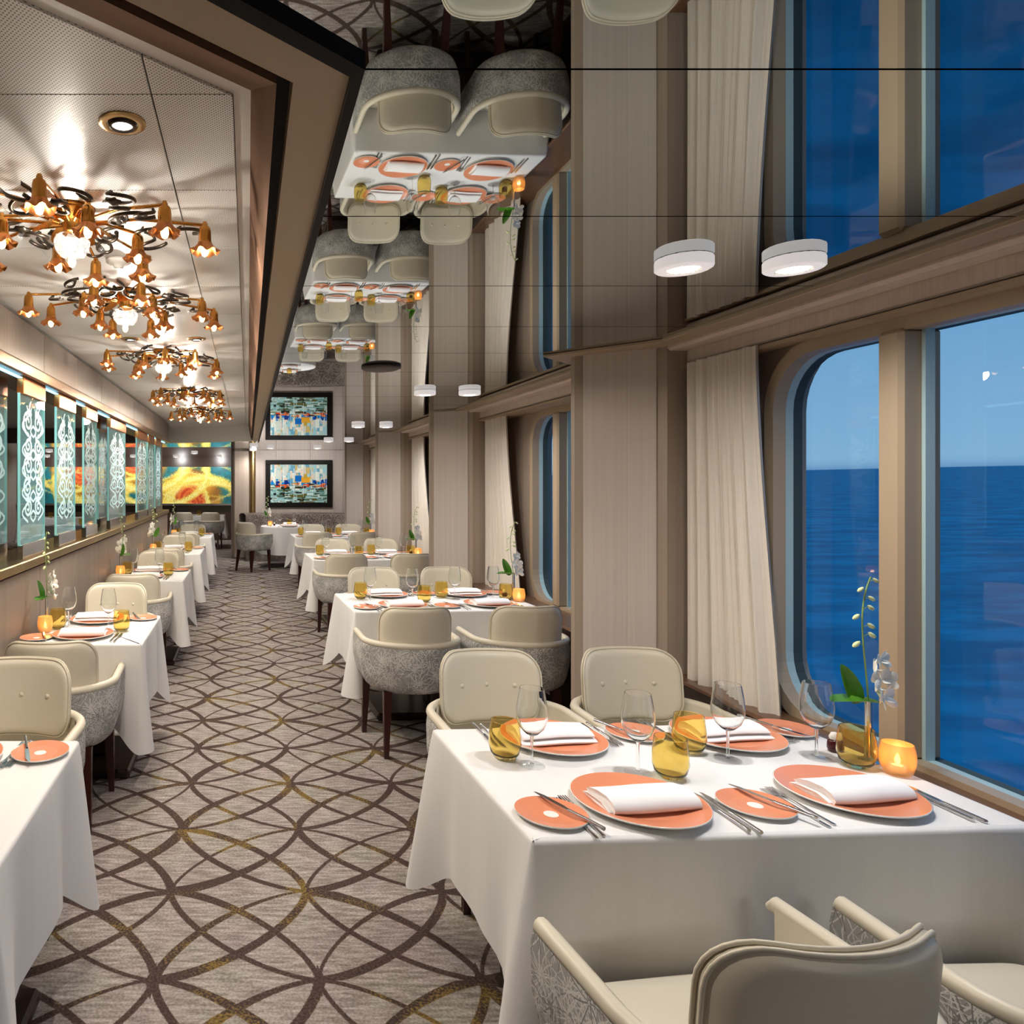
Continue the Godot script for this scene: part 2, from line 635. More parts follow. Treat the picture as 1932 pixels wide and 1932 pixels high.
func make_materials() -> void:
	M.carpet = plain(Color.WHITE, 0.95, 0, 0.15)
	M.carpet.albedo_texture = tex(carpet_image())
	M.wall_wood = grained(c8(152, 139, 130), c8(184, 172, 163), 5, Vector3(1.9, 0.35, 1.9), 0.5)
	M.partition_wood = grained(c8(114, 101, 91), c8(146, 132, 121), 17, Vector3(1.9, 0.35, 1.9), 0.5)
	M.pillar_wood = grained(c8(184, 173, 165), c8(210, 201, 194), 6, Vector3(2.2, 0.3, 2.2), 0.5)
	M.edge_wood = grained(c8(150, 134, 120), c8(172, 156, 141), 8, Vector3(2.2, 0.3, 2.2), 0.5)
	M.header_wood = grained(c8(110, 95, 85), c8(138, 122, 111), 7, Vector3(1.4, 0.3, 1.4), 0.35)
	M.valance_wood = grained(c8(196, 178, 165), c8(218, 203, 191), 9, Vector3(0.3, 2.0, 2.0), 0.4)
	M.dark_wood = grained(c8(38, 22, 18), c8(58, 34, 28), 10, Vector3(6, 1, 6), 0.3)
	M.leg_wood = grained(c8(44, 20, 16), c8(66, 32, 26), 11, Vector3(10, 1.5, 10), 0.25)
	M.sill_wood = grained(c8(92, 64, 46), c8(116, 84, 62), 12, Vector3(6, 6, 1), 0.3)
	M.mural_wall = grained(c8(56, 42, 34), c8(76, 58, 46), 13, Vector3(2, 0.4, 2), 0.3)
	M.beige = plain(c8(182, 162, 132), 0.45)
	M.frame_bronze = plain(c8(168, 148, 122), 0.4)
	M.brown_face = plain(c8(112, 88, 74), 0.95, 0, 0.05)
	M.black = plain(c8(14, 11, 10), 0.5, 0, 0.25)
	M.white_paint = plain(c8(226, 224, 218), 0.35)
	M.white_reveal = plain(c8(168, 194, 196), 0.4)
	M.gasket = plain(c8(52, 66, 66), 0.6)
	M.perforated = plain(Color.WHITE, 0.3, 0, 0.35)
	M.perforated.albedo_texture = tex(perforated_image())
	M.perforated.uv1_triplanar = true
	M.perforated.uv1_world_triplanar = true
	M.perforated.uv1_scale = Vector3.ONE * (1.0 / 0.044)
	M.mirror = plain(c8(184, 190, 190), 0.012, 1.0)
	M.joint = plain(c8(8, 9, 9), 0.6)
	M.brass = plain(c8(176, 150, 104), 0.28, 1.0)
	M.bronze_band = plain(c8(190, 158, 130), 0.22, 1.0)
	M.gold = plain(c8(196, 138, 66), 0.25, 1.0)
	M.copper = plain(c8(206, 134, 78), 0.3, 1.0)
	M.old_iron = plain(c8(78, 70, 62), 0.35, 0.9)
	M.steel = plain(c8(206, 206, 208), 0.14, 1.0)
	M.cloth = grained(c8(220, 218, 216), c8(226, 224, 222), 14, Vector3(6, 6, 6), 0.9)
	M.napkin = plain(c8(240, 237, 236), 0.85)
	M.leather = plain(c8(211, 202, 182), 0.42)
	M.leather_in = plain(c8(213, 205, 186), 0.5)
	M.fabric = plain(Color.WHITE, 0.75)
	M.fabric.albedo_texture = tex(leaf_fabric_image(c8(160, 158, 154), c8(222, 220, 214), 4))
	M.bench_fabric = plain(Color.WHITE, 0.8)
	M.bench_fabric.albedo_texture = tex(leaf_fabric_image(c8(84, 72, 66), c8(150, 138, 126), 19))
	M.bench_fabric.uv1_scale = Vector3(2, 2, 1)
	M.orange = plain(c8(222, 140, 104), 0.18)
	M.porcelain = plain(c8(238, 236, 230), 0.12)
	M.glass = plain(Color(0.98, 0.99, 0.99, 0.0), 0.0)
	M.glass.refraction_enabled = true
	M.glass.refraction_scale = 0.045
	M.thin_glass = plain(Color(0.85, 0.88, 0.9, 0.16), 0.02)
	M.thin_glass.transparency = BaseMaterial3D.TRANSPARENCY_ALPHA
	M.window_glass = plain(Color(0.6, 0.8, 0.9, 0.005), 0.0)
	M.window_glass.metallic_specular = 0.34
	M.window_glass.transparency = BaseMaterial3D.TRANSPARENCY_ALPHA
	M.screen_glass = plain(Color(0.55, 0.86, 0.9, 0.14), 0.02)
	M.screen_glass.transparency = BaseMaterial3D.TRANSPARENCY_ALPHA
	M.amber = plain(Color(0.965, 0.895, 0.64, 0.02), 0.02)
	M.amber.refraction_enabled = true
	M.amber.refraction_scale = 0.03
	M.frosted_amber = plain(Color8(222, 176, 108, 110), 0.32)
	M.frosted_amber.transparency = BaseMaterial3D.TRANSPARENCY_ALPHA
	M.crystal = plain(Color(0.92, 0.94, 0.96, 0.04), 0.04)
	M.crystal.transparency = BaseMaterial3D.TRANSPARENCY_ALPHA
	M.burgundy = plain(c8(70, 16, 20), 0.2)
	M.stem = plain(c8(126, 152, 78), 0.5)
	M.petal = plain(c8(250, 249, 240), 0.55)
	M.petal.backlight_enabled = true
	M.petal.backlight = Color(0.5, 0.5, 0.46)
	M.bud = plain(c8(206, 216, 160), 0.5)
	M.leaf = grained(c8(46, 104, 26), c8(96, 146, 44), 15, Vector3(9, 9, 9), 0.3)
	M.linen = grained(c8(208, 199, 187), c8(230, 222, 211), 16, Vector3(3.5, 0.5, 3.5), 0.85, 0.04)
	M.linen.backlight_enabled = true
	M.linen.backlight = Color(0.3, 0.29, 0.27)
	M.bulb = glow(Color(1.0, 0.80, 0.52), 6.0)
	M.lens = glow(Color(1.0, 0.97, 0.93), 12.0)
	M.lamp_white = glow(c8(240, 234, 232), 0.45)
	M.flame = glow(Color(1.0, 0.72, 0.32), 12.0)
	M.led = glow(Color(0.62, 0.88, 1.0), 2.0)
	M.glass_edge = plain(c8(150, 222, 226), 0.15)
	M.wax = plain(c8(240, 226, 196), 0.6)
	for k in 3:
		var e := plain(Color.WHITE, 0.6)
		e.albedo_texture = tex(scroll_image(40 + k))
		e.transparency = BaseMaterial3D.TRANSPARENCY_ALPHA
		M["etched_%d" % k] = e
	M.mural = plain(Color.WHITE, 0.3)
	M.mural.albedo_texture = tex(mural_image())
	M.art = plain(Color.WHITE, 0.12)
	M.art.albedo_texture = tex(abstract_image())
	M.sea = plain(Color.WHITE, 0.6, 0, 0.15)
	M.sea.albedo_texture = tex(sea_image())
	M.sea.uv1_triplanar = true
	M.sea.uv1_world_triplanar = true
	M.sea.uv1_scale = Vector3(1 / 140.0, 1, 1 / 60.0)


func sea_image() -> Image:
	var a := noise_bytes(512, 0.012, 61, 5)
	var b := noise_bytes(512, 0.05, 62, 3)
	var data := PackedByteArray()
	data.resize(512 * 512 * 3)
	for k in 512 * 512:
		var q := clampf(a[k] / 255.0 * 0.7 + b[k] / 255.0 * 0.3, 0, 1)
		var c := Color(0.0, 0.52, 0.62).lerp(Color(0.04, 0.68, 0.78), smoothstep(0.25, 0.8, q))
		data[k * 3] = int(c.r * 255)
		data[k * 3 + 1] = int(c.g * 255)
		data[k * 3 + 2] = int(c.b * 255)
	return Image.create_from_data(512, 512, false, Image.FORMAT_RGB8, data)


# ------------------------------------------------------------------ lights
func spot(parent: Node, at: Vector3, e: float, col: Color, angle: float, size: float, dir := Vector3.DOWN) -> void:
	var l := SpotLight3D.new()
	l.name = "lamp_spot"
	l.light_color = col
	l.light_energy = e
	l.spot_angle = angle
	l.spot_angle_attenuation = 0.9
	l.spot_attenuation = 2.0
	l.spot_range = 30
	l.light_size = size
	l.shadow_enabled = true
	parent.add_child(l, true)
	l.basis = Basis.looking_at(dir, Vector3.FORWARD if absf(dir.y) > 0.9 else Vector3.UP)
	l.position = at


func omni(parent: Node, at: Vector3, e: float, col: Color, size: float) -> void:
	var l := OmniLight3D.new()
	l.name = "lamp_glow"
	l.light_color = col
	l.light_energy = e
	l.omni_range = 30
	l.omni_attenuation = 2.0
	l.light_size = size
	l.shadow_enabled = true
	parent.add_child(l, true)
	l.position = at


func area(parent: Node, at: Vector3, size: Vector2, e: float, col: Color, dir: Vector3) -> void:
	var l := AreaLight3D.new()
	l.name = "lamp_panel"
	l.light_color = col
	l.light_energy = e
	l.area_size = size
	l.area_range = 30
	l.area_attenuation = 2.0
	l.shadow_enabled = true
	parent.add_child(l, true)
	l.basis = Basis.looking_at(dir, Vector3.FORWARD if absf(dir.y) > 0.9 else Vector3.UP)
	l.position = at


func _ready() -> void:
	rng.seed = 5
	# ---- camera
	var cam := Camera3D.new()
	cam.name = "camera"
	cam.projection = Camera3D.PROJECTION_FRUSTUM
	cam.near = 0.05
	cam.far = 9000
	cam.size = 0.05 * 1932.0 / 1340.0
	cam.frustum_offset = Vector2(0.05 * 498.0 / 1340.0, -0.05 * 59.0 / 1340.0)
	add_child(cam)
	cam.position = Vector3(0, EYE, 0)
	cam.current = true
	# ---- dusk sky, a little tilted because the ship rolls
	var sky := ProceduralSkyMaterial.new()
	sky.sky_top_color = c8(28, 118, 182)
	sky.sky_horizon_color = c8(122, 166, 200)
	sky.sky_curve = 0.25
	sky.ground_horizon_color = c8(40, 100, 160)
	sky.ground_bottom_color = c8(10, 60, 120)
	sky.sky_energy_multiplier = 1.0
	var env := Environment.new()
	env.background_mode = Environment.BG_SKY
	env.sky = Sky.new()
	env.sky.sky_material = sky
	env.sky_rotation = Vector3(0, 0, deg_to_rad(1.1))
	env.background_energy_multiplier = 0.95
	env.tonemap_mode = Environment.TONE_MAPPER_LINEAR
	env.tonemap_exposure = 1.25
	env.sdfgi_enabled = true
	env.ssao_enabled = true
	env.ssil_enabled = true
	var we := WorldEnvironment.new()
	we.name = "world"
	we.environment = env
	add_child(we)
	make_materials()
	print("materials ", Time.get_ticks_msec())
	build_shell()
	build_ceiling()
	build_hull()
	build_partition()
	build_far_end()
	print("shell ", Time.get_ticks_msec())
	build_lamps()
	build_chandeliers()
	build_tables()
	print("done ", Time.get_ticks_msec())


# ------------------------------------------------------------------ the setting
func build_shell() -> void:
	# carpet: its print repeats every 4 x 4 rings
	var b := MB.new()
	var lo := Vector2(-6.2, -3.2)
	var hi := Vector2(2.3, 19.2)
	var uv := func(q: Vector2) -> Vector2: return Vector2((q.x - 0.225) / (4 * 0.525), (q.y - 15) / (4 * 0.49))
	var c := [Vector2(lo.x, lo.y), Vector2(hi.x, lo.y), Vector2(hi.x, hi.y), Vector2(lo.x, hi.y)]
	b.tri(P(c[0].x, 0, c[0].y), P(c[1].x, 0, c[1].y), P(c[2].x, 0, c[2].y), uv.call(c[0]), uv.call(c[1]), uv.call(c[2]))
	b.tri(P(c[0].x, 0, c[0].y), P(c[2].x, 0, c[2].y), P(c[3].x, 0, c[3].y), uv.call(c[0]), uv.call(c[2]), uv.call(c[3]))
	b.box(Vector3(lo.x, -0.1, -hi.y), Vector3(hi.x, -0.005, -lo.y))
	struct("floor", b.mesh(), M.carpet)
	struct("wall_back", bx(-6.3, 2.4, 0, 2.6, -3.3, -3.2), M.wall_wood)
	struct("wall_left", bx(-6.3, -6.2, 0, 2.6, -3.2, 19.2), M.wall_wood)
	# sea and its tilt
	var s := MB.new()
	s.quad(Vector3(-40, 0, 3500), Vector3(6000, 0, 3500), Vector3(6000, 0, -6000), Vector3(-40, 0, -6000))
	var sea := lone("sea", s.mesh(), M.sea, "rippled deep blue sea out to the horizon behind the windows", "sea", Vector3(0, -12, 0))
	sea.rotation.z = deg_to_rad(1.25)
	sea.set_meta("kind", "stuff")


func coffer_outline(x: float, c: float) -> PackedVector2Array:
	# (x, z) outline of the raised ceiling: right edge at x, oblique near edge d = c + 0.834 x
	return PackedVector2Array([Vector2(x, -11.6), Vector2(x, -(c + 0.834 * x)), Vector2(-1.2, -(c - 0.834 * 1.2)), Vector2(-1.2, -11.6)])


func ring_between(b: MB, p: PackedVector2Array, hp: float, q: PackedVector2Array, hq: float) -> void:
	# faces from edge p (height hp) to edge q (height hq), seen from below: far right corner, near right corner, near left corner
	for k in 2:
		b.quad(Vector3(p[k + 1].x, hp, p[k + 1].y), Vector3(p[k].x, hp, p[k].y), Vector3(q[k].x, hq, q[k].y), Vector3(q[k + 1].x, hq, q[k + 1].y))


func build_ceiling() -> void:
	# structural slab over everything
	struct("ceiling", bx(-6.3, 2.5, 2.62, 2.72, -3.3, 19.3), M.white_paint)
	# mirrored panels, 0.61 m deep, with dark joints between them
	var backing := MB.new()
	var outer := coffer_outline(0.177, 0.926)
	var root := struct_root("ceiling_mirror")
	var whole := PackedVector2Array([Vector2(0.177, -11.6), Vector2(0.177, -(0.926 + 0.834 * 0.177)), Vector2(-1.2, -(0.926 - 0.834 * 1.2)), Vector2(-1.2, 3.2), Vector2(2.3, 3.2), Vector2(2.3, -14.75), Vector2(-0.29, -14.75), Vector2(-0.29, -19.1), Vector2(-6.2, -19.1), Vector2(-6.2, -12.05), Vector2(-1.2, -12.05), Vector2(0.177, -11.35)])
	backing.prism(whole, MIRROR + 0.012, MIRROR + 0.02)
	part(root, "joint_backing", backing.mesh(), M.joint)
	var k := -7
	while 1.096 + 0.61 * k < 19.2:
		var d0 := 1.096 + 0.61 * k + 0.0025
		var d1 := d0 + 0.605
		var strip := PackedVector2Array([Vector2(-6.2, -d0), Vector2(2.3, -d0), Vector2(2.3, -d1), Vector2(-6.2, -d1)])
		for poly in Geometry2D.intersect_polygons(whole, strip):
			var m := MB.new()
			m.prism(poly, MIRROR, MIRROR + 0.01)
			part(root, "mirror_panel", m.mesh(), M.mirror)
		k += 1
	# stepped frame of the raised ceiling
	var fr := struct_root("trim_1")
	var e0 := coffer_outline(0.177, 0.926)
	var e1 := coffer_outline(0.1594, 0.9626)
	var e2 := coffer_outline(0.0719, 1.0737)
	var e3 := coffer_outline(0.0461, 1.107)
	var e4 := coffer_outline(0.006, 1.6)
	var ob := MB.new()
	ring_between(ob, e0, MIRROR + 0.005, e0, MIRROR - 0.014)
	ring_between(ob, e0, MIRROR - 0.014, e1, MIRROR - 0.014)
	ring_between(ob, e1, MIRROR - 0.014, e1, MIRROR)
	part(fr, "black_edge", ob.mesh(), M.black)
	var be := MB.new()
	ring_between(be, e1, MIRROR, e2, MIRROR)
	ring_between(be, e2, MIRROR, e2, MIRROR + 0.05)
	part(fr, "soffit_board", be.mesh(), M.beige)
	var gr := MB.new()
	ring_between(gr, e2, MIRROR + 0.05, e3, MIRROR + 0.05)
	part(fr, "dark_groove", gr.mesh(), M.black)
	var bf := MB.new()
	ring_between(bf, e3, MIRROR + 0.05, e3, MIRROR + 0.005)
	ring_between(bf, e3, MIRROR + 0.005, e4, WHITE)
	part(fr, "upstand", bf.mesh(), M.brown_face)
	# white perforated panels of the raised ceiling
	var wc := struct_root("ceiling_panels")
	var top := MB.new()
	var white := coffer_outline(0.006, 1.6)
	top.prism(coffer_outline(0.0, 1.59), WHITE + 0.012, WHITE + 0.03)
	part(wc, "panel_backing", top.mesh(), M.joint)
	var field := coffer_outline(-0.034, 1.66)
	for gx in [[-0.79, -0.221], [-0.221, -0.034], [-1.2, -0.79]]:
		var d := 1.621 - 0.535 * 4
		while d < 12.2:
			var cell := PackedVector2Array([Vector2(gx[0] + 0.002, -d - 0.002), Vector2(gx[1] - 0.002, -d - 0.002), Vector2(gx[1] - 0.002, -d - 0.533), Vector2(gx[0] + 0.002, -d - 0.533)])
			for poly in Geometry2D.intersect_polygons(PackedVector2Array([Vector2(-0.034, -12.0), field[1], field[2], Vector2(-1.2, -12.0)]), cell):
				var m := MB.new()
				m.prism(poly, WHITE, WHITE + 0.012)
				part(wc, "ceiling_panel", m.mesh(), M.perforated)
			d += 0.535
	var bd := MB.new()
	ring_between(bd, coffer_outline(0.006, 1.6), WHITE, coffer_outline(-0.012, 1.625), WHITE)
	ring_between(bd, coffer_outline(-0.012, 1.625), WHITE, coffer_outline(-0.012, 1.625), WHITE + 0.006)
	ring_between(bd, coffer_outline(-0.012, 1.625), WHITE + 0.006, coffer_outline(-0.034, 1.66), WHITE + 0.006)
	bd.box(Vector3(-1.275, WHITE, -11.9), Vector3(-1.2, WHITE + 0.012, 0.0))
	part(wc, "border_strip", bd.mesh(), M.white_paint)
	# far end of the raised ceiling: a white board, slightly oblique
	var fa := MB.new()
	fa.prism(PackedVector2Array([Vector2(0.2, -11.2), Vector2(-1.35, -11.9), Vector2(-1.35, -12.05), Vector2(0.2, -11.35)]), MIRROR, WHITE + 0.03)
	struct("trim_2", fa.mesh(), M.white_paint)
	# the other dining room beyond the glass screens
	struct("ceiling_side_room", bx(-6.2, -1.5, WHITE, WHITE + 0.03, -3.2, 12.1), M.white_paint)
	struct("trim_3", bx(-6.2, -1.35, MIRROR, WHITE, 11.95, 12.1), M.header_wood)


func build_hull() -> void:
	# wedge-shaped pillars clad in pale wood
	var shape := [[1.637, 3.60], [1.637, 3.56], [1.665, 3.532], [1.915, 3.324], [1.939, 3.285], [2.3, 3.285], [2.3, 3.88], [1.9, 3.88]]
	var plate := [[1.486, 3.575], [1.85, 3.17], [2.3, 3.17], [2.3, 3.98], [1.9, 3.98]]
	var pillar_d := [0.0, 2.935, 5.69, 8.65, -2.935, -5.2]
	for k in pillar_d.size():
		var o: float = pillar_d[k]
		var sx := 0.0 if k == 0 else 0.027
		var root := struct_root("wall_pillar")
		var pts := PackedVector2Array()
		for q in shape:
			pts.append(Vector2(q[0] + sx, -(q[1] + o)))
		var f := MB.new()
		f.prism(pts, 0.0, MIRROR)
		part(root, "return_cladding", f.mesh(), M.edge_wood)
		# the broad face is a panel of its own, just proud of the core
		var a := Vector2(1.667 + sx, -(3.530 + o))
		var b := Vector2(1.913 + sx, -(3.326 + o))
		var nrm := Vector2(-(b - a).y, (b - a).x).normalized()
		if nrm.x > 0:
			nrm = -nrm
		var g := MB.new()
		g.prism(PackedVector2Array([a, b, b + nrm * 0.006, a + nrm * 0.006]), 0.02, MIRROR - 0.012)
		part(root, "face_panel", g.mesh(), M.pillar_wood)
		if k == 0 or k == 4:
			var pl := PackedVector2Array()
			for q in plate:
				pl.append(Vector2(q[0], -(q[1] + o)))
			var h := MB.new()
			h.prism(pl, MIRROR - 0.012, MIRROR - 0.002)
			part(root, "ceiling_plate", h.mesh(), M.frame_bronze)
	# hull wall with its window openings; each bay lies between two pillars
	var bays := [[0.35, 3.4, 2.10, 0.45, 2.80, 2.275, "1"], [3.8, 6.4, 2.20, 3.95, 5.42, 4.98, "2"], [6.7, 9.1, 2.22, 6.9, 8.2, 7.7, "3"], [9.5, 12.0, 2.22, 9.8, 11.1, 10.6, "4"], [-2.7, 0.35, 2.10, -2.4, 0.0, -1.1, "5"]]
	for y in bays:
		bay(y[0], y[1], y[2], y[3], y[4], y[5], y[6])
	struct("wall_right", bx(2.29, 2.4, 0, 2.6, 12.0, 19.2), M.wall_wood)
	var ends := MB.new()
	ends.box(Vector3(2.10, 0, -3.95), Vector3(2.4, MIRROR + 0.4, -3.3))
	for z in [[6.2, 6.9], [8.9, 9.7], [11.8, 12.3], [-3.3, -2.5]]:
		ends.box(Vector3(2.10, 0, -z[1]), Vector3(2.4, MIRROR + 0.4, -z[0]))
	struct("wall_hull_core", ends.mesh(), M.edge_wood)
	# ledge over the convectors below the windows
	for z in [[-3.2, 3.3], [3.85, 6.25], [6.8, 9.0], [9.6, 11.95]]:
		var l := struct_root("trim_sill")
		part(l, "ledge_top", bx(1.945, 2.24, 0.675, 0.695, z[0], z[1], 0.004), M.sill_wood)
		part(l, "ledge_front", bx(1.97, 2.24, 0.0, 0.675, z[0], z[1]), M.dark_wood)


func window_loop(d0: float, d1: float, y0: float, y1: float, r: float, grow: float) -> PackedVector2Array:
	var o := PackedVector2Array()
	var pts := rounded(d1 - d0 + grow * 2, y1 - y0 + grow * 2, r + grow, 8)
	for p in pts:
		o.append(p + Vector2((d0 + d1) / 2, (y0 + y1) / 2))
	return o


func loop_wall(b: MB, p: PackedVector2Array, xp: float, q: PackedVector2Array, xq: float) -> void:
	# strip between two loops lying in planes x = xp and x = xq
	for k in p.size():
		var j := (k + 1) % p.size()
		b.quad(P(xp, p[k].y, p[k].x), P(xp, p[j].y, p[j].x), P(xq, q[j].y, q[j].x), P(xq, q[k].y, q[k].x))


func bay(b0: float, b1: float, xg: float, d0: float, d1: float, mull: float, no: String) -> void:
	var y0 := 0.715
	var y1 := 2.066
	var inner := window_loop(d0, d1, y0, y1, 0.2, 0.0)
	var frame := window_loop(d0, d1, y0, y1, 0.2, 0.05)
	# wall plate round the opening
	var outer := PackedVector2Array()
	for p in frame:
		var c := Vector2((d0 + d1) / 2, (y0 + y1) / 2)
		var q := p - c
		var hx := ((b1 - c.x) if q.x > 0 else (c.x - b0))
		var hy := ((2.62 - c.y) if q.y > 0 else (c.y - 0.0))
		var s := minf(hx / maxf(absf(q.x), 1e-4), hy / maxf(absf(q.y), 1e-4))
		outer.append(c + q * s)
	# make the corners exact
	for cr in [Vector2(b0, 0), Vector2(b1, 0), Vector2(b1, 2.62), Vector2(b0, 2.62)]:
		var best := 0
		for k in outer.size():
			if outer[k].distance_to(cr) < outer[best].distance_to(cr):
				best = k
		outer[best] = cr
	var w := MB.new()
	loop_wall(w, outer, xg, frame, xg)
	loop_wall(w, frame, xg, frame, xg + 0.14)
	loop_wall(w, frame, xg + 0.14, outer, xg + 0.14)
	struct("wall_window_" + no, w.mesh(), M.edge_wood)
	var root := struct_root("window_" + no)
	var f := MB.new()
	loop_wall(f, frame, xg - 0.03, inner, xg - 0.03)
	loop_wall(f, frame, xg + 0.0, frame, xg - 0.03)
	loop_wall(f, inner, xg - 0.03, inner, xg + 0.02)
	part(root, "window_frame", f.mesh(), M.frame_bronze)
	var rv := MB.new()
	loop_wall(rv, inner, xg + 0.02, inner, xg + 0.05)
	part(root, "reveal", rv.mesh(), M.white_reveal)
	var gk := MB.new()
	loop_wall(gk, inner, xg + 0.05, inner, xg + 0.085)
	part(root, "gasket", gk.mesh(), M.gasket)
	# mullion with the pale reveal of the second light behind it
	part(root, "mullion", bx(xg - 0.05, xg + 0.085, y0 - 0.005, y1 + 0.005, mull - 0.045, mull + 0.045, 0.012), M.frame_bronze)
	part(root, "mullion_reveal", bx(xg + 0.015, xg + 0.045, y0, y1, mull - 0.058, mull - 0.0455), M.white_reveal)
	for pane in [[d0, mull - 0.045], [mull + 0.045, d1]]:
		part(root, "pane", bx(xg + 0.085, xg + 0.088, y0 - 0.02, y1 + 0.02, pane[0] - 0.02, pane[1] + 0.02), M.window_glass)
	# valance: three boards and a curtain box under the ceiling
	var v := struct_root("trim_valance")
	part(v, "soffit_board", bx(1.85, 1.935, MIRROR - 0.014, MIRROR + 0.03, b0, b1, 0.003), M.frame_bronze)
	part(v, "moulding", bx(1.94, 2.035, MIRROR - 0.034, MIRROR + 0.03, b0, b1, 0.012), M.valance_wood)
	part(v, "fascia_board", bx(2.03, 2.085, MIRROR - 0.092, MIRROR + 0.03, b0, b1, 0.006), M.valance_wood)
	part(v, "curtain_rail", bx(2.02, xg + 0.005, MIRROR - 0.115, MIRROR - 0.10, b0, b1), M.frame_bronze)


func curtain(d0: float, d1: float, flare: float, xc: float, label: String) -> void:
	# d0 (near) to d1 (far) at the top; the near edge swings out by flare further down
	var rows := []
	var C := 90
	var h0 := 0.05
	var h1 := MIRROR - 0.10
	for r in 25:
		var q := r / 24.0                      # 0 top, 1 bottom
		var h := lerpf(h1, h0, q)
		var row := PackedVector3Array()
		var near := d0 - flare * smoothstep(0.0, 1.0, q)
		for c in C + 1:
			var u := float(c) / C
			var amp := lerpf(0.012, 0.030, q) * (0.6 + 0.4 * sin(u * 9.0 + 1.0))
			var x := xc + amp * sin(u * TAU * 6.0 + 0.6 * sin(q * 3.0)) + 0.006 * sin(u * TAU * 17.0 + q * 2.0)
			row.append(P(x, h, lerpf(near, d1, u)))
		rows.append(row)
	var b := MB.new()
	b.grid(rows)
	var back := []
	for r in rows:
		var k := PackedVector3Array()
		for p in r:
			k.append(p + Vector3(0.004, 0, 0))
		k.reverse()
		back.append(k)
	b.grid(back)
	lone("curtain", b.mesh(), M.linen, label, "curtain", Vector3.ZERO, 0.0, "linen window curtains")


